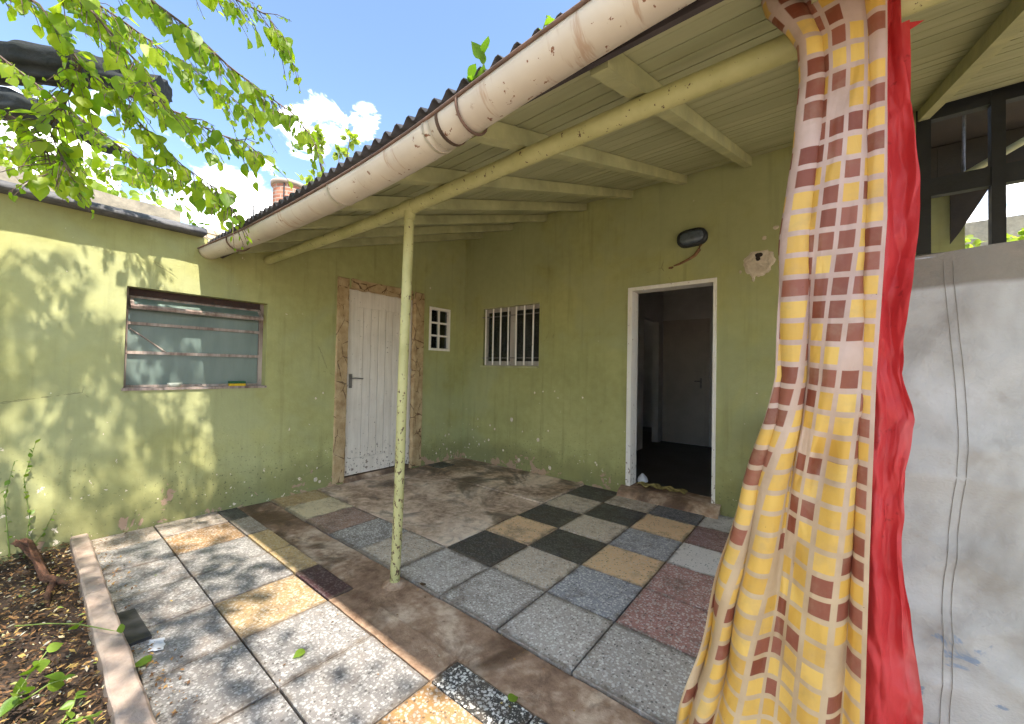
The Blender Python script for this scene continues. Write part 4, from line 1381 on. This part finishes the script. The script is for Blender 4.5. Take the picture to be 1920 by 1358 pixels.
# ------------------------------------------------------------------ neighbour behind the left wing
nb = thing('neighbour_building', (-4.5, -3, 0), 'grey cement parapet of the building behind the left wall', 'building')
b = MB()
b.grid(lambda u, v: (-2.3 + 0.004 * mnoise.noise(Vector((u * 60, v * 9, 0))), -9 + 6.35 * u, -0.06 + (3.15 + 0.012 * mnoise.noise(Vector((u * 30, 0, 2)))) * v), 80, 12)
b.box(-6.9, -2.31, -9, -2.65, -0.06, 3.07)
b.build('wall', 'parapet', nb)
b = MB()
b.box(-6.9, -2.42, -2.645, 1.0, -0.06, 2.50)
b.build('wall', 'parapet', nb)
# pale tiles of the lean-to next to the parapet
for r in range(7):
    for c_ in range(12):
        y0 = -2.62 + c_ * 0.125
        z0 = 2.50 + r * 0.095
        x0 = -2.40 - r * 0.10
        t_ = MB()
        j1, j2 = random.uniform(-.006, .006), random.uniform(-.006, .006)
        t_.hexa([(x0 + .012, y0 + j1, z0 + j2), (x0 + .012, y0 + 0.118 + j1, z0), (x0 - 0.112, y0 + 0.118, z0 + 0.10), (x0 - 0.112, y0, z0 + 0.10),
                 (x0 + .025, y0 + j1, z0 + 0.018 + j2), (x0 + .025, y0 + 0.118 + j1, z0 + 0.018), (x0 - 0.10, y0 + 0.118, z0 + 0.113), (x0 - 0.10, y0, z0 + 0.113)])
        t_.build('roof_tile', 'clay', nb)
part('ridge_tile', 'redclay', nb, lambda b: b.tube([(-2.30, -2.45, 2.50), (-2.30, -1.3, 2.50)], 0.045, 8))

chim = thing('round_chimney', (-4.66, -0.52, 2.5), 'round red brick chimney behind the porch roof edge', 'chimney')
b = MB()
n = 28
zs = [0.0, 2.33]
vs, uv = [], []
for z in zs:
    for k_ in range(n + 1):
        a = 2 * math.pi * k_ / n
        vs.append((-4.66 + 0.285 * math.cos(a), -0.52 + 0.285 * math.sin(a), 2.5 + z))
        uv.append((k_ / n * 1.79, z))
b.add(vs, [(k_, k_ + 1, n + 2 + k_, n + 1 + k_) for k_ in range(n)], True)
b.uv = uv
b.build('shaft', 'brick', chim)
part('rim', 'brick', chim, lambda b: b.lathe((-4.66, -0.52, 4.83), [(0.285, 0.0), (0.325, 0.0), (0.33, 0.07), (0.25, 0.075), (0.25, -0.2), (0.0, -0.2)], 28))
part('crack_strap', 'black', chim, lambda b: b.tube([(-4.43, -0.70, 4.82), (-4.43, -0.70, 4.2)], 0.012, 5))

ant = thing('tv_antenna', (-4.07, -1.32, 2.9), 'thin metal aerial standing on the neighbouring roof', 'antenna')
part('mast', 'black', ant, lambda b: b.tube([(-4.07, -1.32, 2.4), (-4.07, -1.32, 4.05)], 0.012, 6))
part('boom', 'black', ant, lambda b: b.tube([(-4.17, -1.50, 4.17), (-3.95, -1.10, 3.92)], 0.008, 6))
for t in (0.0, 0.2, 0.4, 0.6, 0.8, 1.0):
    c_ = Vector((-4.17, -1.50, 4.17)).lerp(Vector((-3.95, -1.10, 3.92)), t)
    part('element', 'black', ant, lambda b: b.tube([c_ + Vector((0.05, -0.03, 0.0)), c_ + Vector((-0.05, 0.03, 0.0))], 0.005, 5))

# rolled dark shade net above the left wing
def net_roll(pts, rad, lab):
    b = MB()
    P = [Vector(p) for p in pts]
    N_ = 70
    n = 30
    rings = []
    for i in range(N_ + 1):
        t = i / N_ * (len(P) - 1)
        a = min(int(t), len(P) - 2)
        c = P[a].lerp(P[a + 1], t - a)
        tg = (P[a + 1] - P[a]).normalized()
        s_ = tg.cross(Vector((0, 0, 1))).normalized()
        u_ = s_.cross(tg)
        r0 = rad[0] + (rad[1] - rad[0]) * i / N_
        ring = []
        for k in range(n):
            an = 2 * math.pi * k / n
            f = 1 + 0.45 * mnoise.noise(Vector((math.cos(an) * 2.2, math.sin(an) * 2.2, i * 0.05 + rad[0] * 30))) + 0.20 * mnoise.noise(Vector((math.cos(an) * 6, math.sin(an) * 6, i * 0.16)))
            ring.append(c + (s_ * math.cos(an) + u_ * math.sin(an) * 0.95) * r0 * f)
        rings.append(ring)
    b.add([v for r in rings for v in r], [(i * n + k, i * n + (k + 1) % n, (i + 1) * n + (k + 1) % n, (i + 1) * n + k) for i in range(N_) for k in range(n)], True)
    b.add(rings[-1], [tuple(reversed(range(n)))])
    o = b.build('rolled_net', 'net')
    tag(o, lab, 'net', 'rolled shade nets')
    return o


net_roll([(-1.4, -4.35, 3.56), (-1.09, -4.04, 3.53), (-0.85, -3.85, 3.49), (-0.62, -3.6, 3.50), (-0.43, -3.38, 3.46), (-0.25, -3.17, 3.40)], (0.15, 0.105), 'upper bundle of rolled dark green shade net behind the leaves')
net_roll([(-1.4, -4.3, 3.25), (-1.09, -4.03, 3.20), (-0.85, -3.84, 3.15), (-0.64, -3.67, 3.07), (-0.48, -3.54, 2.96), (-0.35, -3.42, 2.85)], (0.13, 0.05), 'lower tapering bundle of rolled dark shade net behind the leaves')
nr = thing('net_support', (-1.3, -4.3, 2.23), 'thin steel poles on the left roof holding up the rolled shade net', 'pole')
for (x, y, z) in ((-1.36, -4.31, 3.58), (-1.22, -4.17, 3.57), (-1.16, -4.1, 3.24)):
    part('pole', 'steel', nr, lambda b: b.tube([(x, y, 2.2), (x, y, z - 0.03)], 0.012, 6))

# ------------------------------------------------------------------ leaves
def leaf_shape(sides=6, wide=0.42, tip=1.0, curl=0.12, fold=0.18, heart=True):
    """leaf along +X, length 1, lying in XY; returns verts, faces"""
    prof_ = [(0.0, 0.06), (0.08, 0.30), (0.22, 0.43), (0.40, 0.46), (0.58, 0.38), (0.76, 0.22), (0.90, 0.08), (1.0, 0.0)]
    if not heart:
        prof_ = [(0.0, 0.02), (0.15, 0.16), (0.35, 0.26), (0.55, 0.25), (0.75, 0.15), (1.0, 0.0)]
    vs, fs = [], []
    for (x, w_) in prof_:
        z = -curl * x * x
        vs += [(x, 0, z), (x - (0.07 if x < 0.1 and heart else 0), w_ * wide / 0.42, z + fold * w_), (x - (0.07 if x < 0.1 and heart else 0), -w_ * wide / 0.42, z + fold * w_)]
    for i in range(len(prof_) - 1):
        a, b_ = i * 3, (i + 1) * 3
        if i == len(prof_) - 2:
            fs += [(a, b_, a + 1), (a, a + 2, b_)]
        else:
            fs += [(a, b_, b_ + 1, a + 1), (a, a + 2, b_ + 2, b_)]
    return vs, fs


LEAFV = [leaf_shape(curl=c, fold=f, wide=w_) for c, f, w_ in ((0.10, 0.20, 0.40), (0.22, 0.10, 0.44), (0.05, 0.35, 0.36), (0.30, 0.25, 0.40))]
SMALLV = [leaf_shape(curl=0.15, fold=0.2, wide=0.5, heart=False)]


def leaf_matrix(pos, direction, normal, size):
    x = direction.normalized()
    z = (normal - x * normal.dot(x))
    z = z.normalized() if z.length > 1e-4 else x.orthogonal().normalized()
    y = z.cross(x)
    m_ = Matrix(((x.x, y.x, z.x, pos.x), (x.y, y.y, z.y, pos.y), (x.z, y.z, z.z, pos.z), (0, 0, 0, 1)))
    return m_ @ Matrix.Scale(size, 4)


def rv(s=1.0):
    return Vector((random.gauss(0, s), random.gauss(0, s), random.gauss(0, s)))


STEMS = [
    [(0.71, -4.0, 3.12), (0.78, -3.81, 3.04), (0.79, -3.66, 2.82), (0.83, -3.56, 2.73), (0.93, -3.42, 2.54), (1.03, -3.27, 2.36), (1.11, -3.14, 2.26), (1.21, -3.06, 2.11)],
    [(1.09, -3.69, 3.29), (1.29, -3.47, 3.03), (1.37, -3.33, 2.94), (1.48, -3.18, 2.78), (1.55, -3.05, 2.69), (1.69, -2.94, 2.57), (1.73, -2.84, 2.45)],
    [(0.37, -3.76, 3.53), (0.54, -3.62, 3.35), (0.62, -3.49, 3.27), (0.73, -3.34, 3.15), (0.87, -3.16, 3.03), (1.05, -2.94, 2.83)],
    [(0.5, -4.02, 2.57), (0.55, -3.85, 2.5), (0.66, -3.76, 2.33), (0.76, -3.74, 2.19)],
    [(-0.36, -4.09, 3.31), (-0.2, -3.83, 3.08), (0.08, -3.6, 2.81), (0.35, -3.37, 2.57), (0.55, -3.21, 2.46)],
    [(1.06, -3.33, 3.5), (1.28, -3.16, 3.3), (1.41, -2.99, 3.23), (1.46, -2.88, 3.07)],
    [(1.26, -3.8, 2.93), (1.37, -3.65, 2.77), (1.43, -3.53, 2.62), (1.53, -3.45, 2.42)],
    [(-1.04, -4.11, 2.86), (-0.77, -3.76, 2.8), (-0.39, -3.45, 2.73), (-0.07, -3.2, 2.65)],
    [(0.83, -3.56, 2.73), (0.93, -3.43, 2.69), (1.03, -3.28, 2.65), (1.11, -3.15, 2.58), (1.2, -3.01, 2.55), (1.27, -2.95, 2.48)],
    [(0.79, -3.66, 2.82), (0.73, -3.71, 2.59), (0.66, -3.76, 2.47), (0.75, -3.68, 2.21)],
]
# overhead growth, out of the picture, that shades the paving and the wall
OVER = [
    [(1.4, -4.2, 3.3), (2.0, -3.75, 3.45), (2.6, -3.45, 3.4), (3.2, -3.2, 3.25)],
    [(1.5, -4.4, 3.2), (2.3, -4.1, 3.3), (3.1, -3.9, 3.2), (3.8, -3.75, 3.0)],
    [(1.3, -4.6, 3.6), (1.6, -4.3, 4.3), (1.7, -4.0, 4.6), (1.75, -3.7, 4.5)],
    [(1.2, -4.2, 3.5), (1.5, -3.8, 3.8), (1.9, -3.4, 3.8), (2.2, -3.05, 3.6)],
    [(1.2, -4.7, 3.4), (1.3, -4.5, 4.0), (1.5, -4.2, 4.3), (1.6, -4.05, 4.1)],
]
OVER += [
    [(1.6, -4.5, 3.5), (2.4, -4.0, 3.9), (3.1, -3.6, 4.0), (3.8, -3.3, 3.9)],
    [(1.5, -4.6, 3.3), (2.2, -4.2, 3.6), (2.9, -3.8, 3.6), (3.5, -3.45, 3.4)],
    [(1.8, -4.5, 3.3), (2.7, -4.05, 3.5), (3.5, -3.7, 3.5), (4.2, -3.4, 3.35), (4.7, -3.2, 3.2)],
    [(2.0, -4.6, 3.4), (3.0, -4.2, 3.75), (3.9, -3.85, 3.75), (4.6, -3.6, 3.6)],
    [(1.4, -4.3, 3.7), (2.0, -3.9, 4.3), (2.7, -3.5, 4.5), (3.2, -3.2, 4.4)],
]
tree = thing('mulberry_tree', (1.3, -4.75, 0), 'leafy tree with bright green drooping branches over the upper left', 'tree')
TR0 = Vector((1.3, -4.75, -0.06))
FORK = Vector((1.25, -4.6, 2.3))
part('trunk', 'bark', tree, lambda b: b.tube([TR0, TR0 + Vector((0.03, 0.02, 0.7)), TR0 + Vector((-0.05, 0.08, 1.5)), FORK], [0.13, 0.105, 0.095, 0.085], 14, jit=0.3))
leaves = []


def grow(pts, dens, lsize, r0, stub=0.35, spread=0.14, twl=(0.10, 0.26)):
    P = [Vector(p) for p in pts]
    b = MB()
    seglen = [(P[i + 1] - P[i]).length for i in range(len(P) - 1)]
    L = sum(seglen)
    b.tube(P, [r0 * (1 - 0.75 * i / (len(P) - 1)) for i in range(len(P))], 7, jit=0.2)
    s_ = 0.0
    k = 0
    while s_ < L:
        q, i = s_, 0
        while i < len(seglen) - 1 and q > seglen[i]:
            q -= seglen[i]
            i += 1
        c = P[i].lerp(P[i + 1], min(1, q / seglen[i]))
        t = (P[i + 1] - P[i]).normalized()
        side = t.cross(Vector((0, 0, 1))).normalized() * (1 if k % 2 else -1)
        dr = (t * random.uniform(0.3, 1.0) + side * random.uniform(0.3, 1.1) + Vector((0, 0, random.uniform(-0.7, 0.25)))).normalized()
        ln = random.uniform(*twl)
        tw = [c, c + dr * ln * 0.5 + Vector((0, 0, -0.01)), c + dr * ln + Vector((0, 0, -0.05))]
        b.tube(tw, [0.0028, 0.002, 0.0012], 4)
        nl = max(2, int(ln / 0.045))
        for j in range(nl):
            f = (j + 0.6) / nl
            base = tw[0].lerp(tw[1], f * 2) if f < 0.5 else tw[1].lerp(tw[2], f * 2 - 1)
            pd = (dr + rv(0.5) + Vector((0, 0, -0.35))).normalized()
            pet = base + pd * random.uniform(0.012, 0.03)
            sz = lsize * (0.40 + 1.25 * random.random() ** 2.6) * (0.65 if f > 0.85 else 1.0)
            ld = (pd * 0.7 + Vector((0, 0, -0.75)) + rv(0.35)).normalized()
            nrm = (Vector((0.25, 0, 0.8)) + rv(0.55))
            leaves.append((pet, ld, nrm, sz))
            b.tube([base, pet], 0.0012, 3, cap=False)
        s_ += dens * random.uniform(0.6, 1.4)
        k += 1
    b.build('branch', 'twig', tree)


for st in STEMS:
    grow(st, 0.019, 0.064, 0.0075)
for st in OVER[:2] + OVER[3:4] + OVER[5:]:
    grow(st, 0.06, 0.085, 0.014, twl=(0.12, 0.35))
for st in (OVER[2], OVER[4]):
    grow(st, 0.05, 0.085, 0.012, twl=(0.12, 0.3))
lb = MB()
for st in STEMS[:8] + OVER:
    a = Vector(st[0])
    mid = FORK.lerp(a, 0.5) + Vector((0, 0, 0.18))
    lb2 = MB()
    lb2.tube([FORK - Vector((0, 0, 0.05)), FORK.lerp(mid, 0.5) + Vector((0, 0, 0.05)), mid, mid.lerp(a, 0.5) + Vector((0, 0, 0.05)), a], [0.04, 0.028, 0.02, 0.014, 0.009], 8, jit=0.2)
    lb2.build('limb', 'bark', tree)


def px_size(p, s):
    d_ = p - CAM_POS
    z = d_.dot(CAM_F)
    if z < 0.1:
        return 0
    x, y = 960 + 733 * d_.dot(CAM_R) / z, 679 - 733 * d_.dot(CAM_U) / z
    if not (-20 < x < 1940 and -20 < y < 1380):
        return 0
    return 733 * s / z


leaves.sort(key=lambda l: -px_size(l[0], l[3]))
lmesh = []
for v_, f_ in LEAFV:
    for tn in (0.2, 0.5, 0.85):
        q = MB()
        q.add(v_, f_, True)
        q.tone = [tn] * len(v_)
        lmesh.append(q.mesh('leaf', 'leaf'))
for (p, d_, nrm, sz) in leaves[:300]:
    o = bpy.data.objects.new('leaf', random.choice(lmesh))
    COL.objects.link(o)
    o.parent = tree
    o.matrix_parent_inverse = Matrix.Translation(-ORIG[tree.name])
    o.matrix_basis = leaf_matrix(p, d_, nrm, sz)


def joined_leaves(lst, shapes, name, mat, parent):
    b = MB()
    b.tone = []
    for (p, d_, nrm, sz) in lst:
        v_, f_ = random.choice(shapes)
        m_ = leaf_matrix(p, d_, nrm, sz)
        b.add([m_ @ Vector(v) for v in v_], f_, True)
        b.tone += [random.random()] * len(v_)
    o = b.build(name, mat, parent)
    return o


kind(joined_leaves(leaves[300:], LEAFV, 'foliage', 'leaf', tree), 'stuff')

# far tree behind the roof, hand-shaped leaves in rosettes
ft = thing('far_tree', (-9.9, 2.9, 0), 'pale green tree with hand-shaped leaf rosettes beyond the roof', 'tree')
part('trunk', 'bark', ft, lambda b: b.tube([(-9.9, 2.9, -0.06), (-9.8, 2.95, 3), (-9.95, 2.9, 5.5), (-9.7, 2.9, 7.2)], [0.2, 0.16, 0.12, 0.06], 10, jit=0.2))
rosettes = []
fb_ = MB()
for i in range(30):
    a = random.uniform(0, 2 * math.pi)
    rr = random.uniform(0.2, 1.75)
    tip = Vector((-9.6 + rr * math.cos(a), 3.0 + rr * math.sin(a) * 1.1, random.uniform(6.9, 9.5) - rr * 0.45))
    src = Vector((-9.85, 2.9, random.uniform(5.2, 7.0)))
    fb_.tube([src, src.lerp(tip, 0.5) + Vector((0, 0, -0.12)), tip], [0.03, 0.02, 0.012], 5)
    for _ in range(11):
        dr = (rv() + Vector((0, 0, 0.3))).normalized()
        for q in range(3):
            rosettes.append((tip + dr * 0.1, (dr + rv(0.35)).normalized(), rv() + Vector((0, 0, 0.8)), random.uniform(0.2, 0.32)))
fb_.build('branch', 'twig', ft)
kind(joined_leaves(rosettes, SMALLV, 'crown', 'farleaf', ft), 'stuff')
# lower foliage mass behind the parapet
hb = thing('far_shrub', (-8.5, -3.2, 0), 'light green shrub top showing over the neighbouring parapet', 'shrub')
part('stem', 'bark', hb, lambda b: b.tube([(-8.5, -3.2, -0.06), (-8.4, -3.1, 2.5), (-8.5, -3.3, 4.2)], [0.12, 0.09, 0.04], 8))
rs = []
for i in range(900):
    c_ = Vector((-8.5 + random.gauss(0, .6), -3.4 + random.gauss(0, 1.1), 4.3 + random.gauss(0, 0.55)))
    rs.append((c_, rv().normalized(), rv() + Vector((0, 0, .7)), random.uniform(.12, .22)))
kind(joined_leaves(rs, LEAFV, 'crown', 'farleaf', hb), 'stuff')


part('stem', 'bark', BUSH, lambda b: b.tube([(5.6, 3.6, -0.06), (5.55, 3.55, 1.4), (5.6, 3.6, 2.6)], [0.05, 0.04, 0.015], 7))
rs = []
for i in range(1100):
    c_ = Vector((5.6 + random.gauss(0, .38), 3.6 + random.gauss(0, .25), 1.9 + random.uniform(-1.3, 1.1)))
    rs.append((c_, rv().normalized(), rv() + Vector((0, 0, .7)), random.uniform(.06, .12)))
kind(joined_leaves(rs, LEAFV, 'crown', 'farleaf', BUSH), 'stuff')


# ------------------------------------------------------------------ weeds, litter
def weed(name, base, stems, label, lsize, mat='weed', shapes=None):
    """stems: list of polylines in offsets from base"""
    t = thing(name, base, label, 'weed', {'garden_weed': 'weeds in the soil bed', 'gutter_weed': 'seedlings in the gutter'}.get(name))
    B = Vector(base)
    sb_ = MB()
    ls = []
    for st, nl in stems:
        P = [B + Vector(p) for p in st]
        sb_.tube(P, [0.0035] + [0.0025] * (len(P) - 2) + [0.0012], 5)
        for j in range(nl):
            f = (j + 1) / nl * (len(P) - 1)
            i = min(int(f), len(P) - 2)
            c = P[i].lerp(P[i + 1], f - i)
            ls.append((c, (rv(0.7) + Vector((0.3, 0.1, 0.2))).normalized(), Vector((0, 0, 1)) + rv(.4), lsize * random.uniform(.6, 1.2)))
    sb_.build('stem', 'stem', t)
    shapes = shapes or SMALLV
    for (p, d_, nrm, s_) in ls:
        v_, f_ = random.choice(shapes)
        q = MB()
        m_ = leaf_matrix(p, d_, nrm, s_)
        q.add([m_ @ Vector(v) for v in v_], f_, True)
        q.tone = [random.random()] * len(v_)
        q.build('leaf', mat, t)
    return t


weed('wall_weed', (0.02, -3.78, -0.02), [([(0, 0, 0), (0.02, 0.02, 0.25), (0.01, -0.01, 0.5), (0.03, 0.03, 0.72)], 22), ([(0, 0, 0), (0.04, 0.08, 0.15), (0.05, 0.12, 0.28)], 10), ([(0, -0.05, 0), (0.03, -0.08, 0.4), (0.03, -0.05, 0.62)], 16)],
     'thin yellow-green weed climbing the foot of the left wall', 0.032)
weed('garden_weed', (1.72, -3.82, 0.0), [([(0, 0, 0), (0.04, 0.03, 0.06), (0.10, 0.05, 0.10)], 4), ([(0, 0, 0), (-0.06, 0.06, 0.08), (-0.12, 0.10, 0.11)], 4), ([(0, 0, 0), (0.05, 0.10, 0.07), (0.08, 0.16, 0.08)], 4)],
     'broad-leaved green weed at the near end of the soil bed', 0.055, shapes=LEAFV)
weed('garden_weed', (1.98, -3.72, 0.0), [([(0, 0, 0), (0.03, 0.04, 0.05), (0.07, 0.09, 0.06)], 5), ([(0, 0, 0), (-0.05, 0.05, 0.05), (-0.10, 0.06, 0.05)], 5)],
     'low weed with small rounded leaves against the near kerb end', 0.035, shapes=LEAFV)
weed('trailing_stem', (1.05, -3.80, 0.01), [([(0, 0, 0), (0.15, 0.09, 0.03), (0.32, 0.17, 0.06), (0.46, 0.235, 0.066), (0.52, 0.27, 0.064)], 2)],
     'long green plant stem trailing out of the bed over the kerb', 0.08)
weed('corner_weed', (-0.02, -2.97, 2.29), [([(0, 0, 0), (0.05, 0.04, 0.04), (0.10, 0.03, 0.05)], 8), ([(0, 0, 0), (0.03, -0.05, 0.05), (0.05, -0.07, 0.07)], 6)],
     'small pale weed sprouting where the gutter meets the coping', 0.05)
weed('gutter_weed', (3.03, -2.90, 2.06), [([(0, 0, 0), (0.01, 0.01, 0.12), (0.03, 0.0, 0.2)], 10), ([(0, 0, 0), (-0.03, 0, 0.1), (-0.06, 0.01, 0.15)], 8)],
     'bright green seedling growing out of the gutter halfway along', 0.05)
weed('gutter_weed', (3.28, -2.90, 2.10), [([(0, 0, 0), (0.01, 0.0, 0.10), (0.02, 0.0, 0.13)], 5)],
     'tiny sprig growing out of the gutter higher up', 0.035)

b = MB()
b.tube([(0.05, -3.80, 0.10), (0.22, -3.77, 0.14), (0.42, -3.74, 0.09), (0.58, -3.70, 0.03), (0.72, -3.66, 0.035), (0.80, -3.635, 0.05)], [0.018, 0.021, 0.016, 0.017, 0.013, 0.005], 12, jit=1.6)
b.tube([(0.68, -3.68, 0.03), (0.80, -3.70, 0.02), (0.95, -3.70, 0.015)], [0.016, 0.013, 0.005], 8, jit=0.9)
tag(b.build('dead_branch', 'deadwood'), 'reddish brown dead branch lying in the soil bed', 'branch')

# uncountable dry litter over the bed, and blown along the kerb
lt = MB()
lt.tone = []


def flake(c, s_, tn):
    a = random.uniform(0, 6.28)
    dx_ = Vector((math.cos(a), math.sin(a), random.uniform(-.5, .5))) * s_
    dy_ = Vector((-math.sin(a), math.cos(a), random.uniform(-.5, .5))) * s_ * random.uniform(0.25, 0.6)
    lt.add([c - dx_, c - dy_ + Vector((0, 0, .2 * s_)), c + dx_, c + dy_], [(0, 1, 2, 3)])
    lt.tone += [tn] * 4


for i in range(6500):
    x, y = random.uniform(0.0, 2.6), -3.59 - abs(random.gauss(0, 0.28))
    flake(Vector((x, y, 0.004 + random.uniform(0, .022))), random.choice((.004, .006, .009, .014)), random.random() ** 1.7)
for i in range(480):
    cx_, cy_, sx_, sy_ = random.choice(((0.55, -3.44, 0.22, 0.035), (0.95, -3.45, 0.15, 0.03), (1.75, -3.45, 0.15, 0.03), (2.05, -3.43, 0.15, 0.04), (0.25, -3.40, 0.2, 0.08)))
    flake(Vector((random.gauss(cx_, sx_), max(-3.49, random.gauss(cy_, sy_)), 0.006 + random.uniform(0, .008))), random.choice((.003, .005, .009)), random.uniform(0.2, 0.7))
for i in range(150):
    flake(Vector((random.uniform(0.1, 3.4), random.uniform(-3.45, -2.4), 0.004)), random.choice((.003, .005, .007)), random.uniform(0.2, 1.0))
o = lt.build('leaf_litter', 'litter')
o['label'] = 'dry leaf litter and crumbs scattered over the soil bed and paving'
kind(o, 'stuff')

# a few fallen leaves that can be told apart
FALL = [((2.20, -3.03), 0.045, 0.9, 'single fresh green leaf lying on the sunlit grey tiles'), ((3.02, -2.66), 0.04, 0.9, 'yellowed fallen leaf on the black and white chip tile'),
        ((1.78, -3.45), 0.06, 0.4, 'long green leaf lying flat beside the near kerb'), ((2.17, -2.39), 0.035, 0.1, 'small brown leaf beside the foot of the post')]
for (xy, s_, tn, lab) in FALL:
    q = MB()
    v_, f_ = LEAFV[1]
    m_ = leaf_matrix(Vector((xy[0], xy[1], 0.012)), Vector((random.uniform(-1, 1), random.uniform(-1, 1), 0)).normalized(), Vector((0.1, 0.1, 1)), s_)
    q.add([m_ @ Vector(v) for v in v_], f_, True)
    q.tone = [tn] * len(v_)
    tag(q.build('fallen_leaf', 'litter' if tn == 0.1 else 'weed'), lab, 'leaf', 'fallen leaves on the paving')
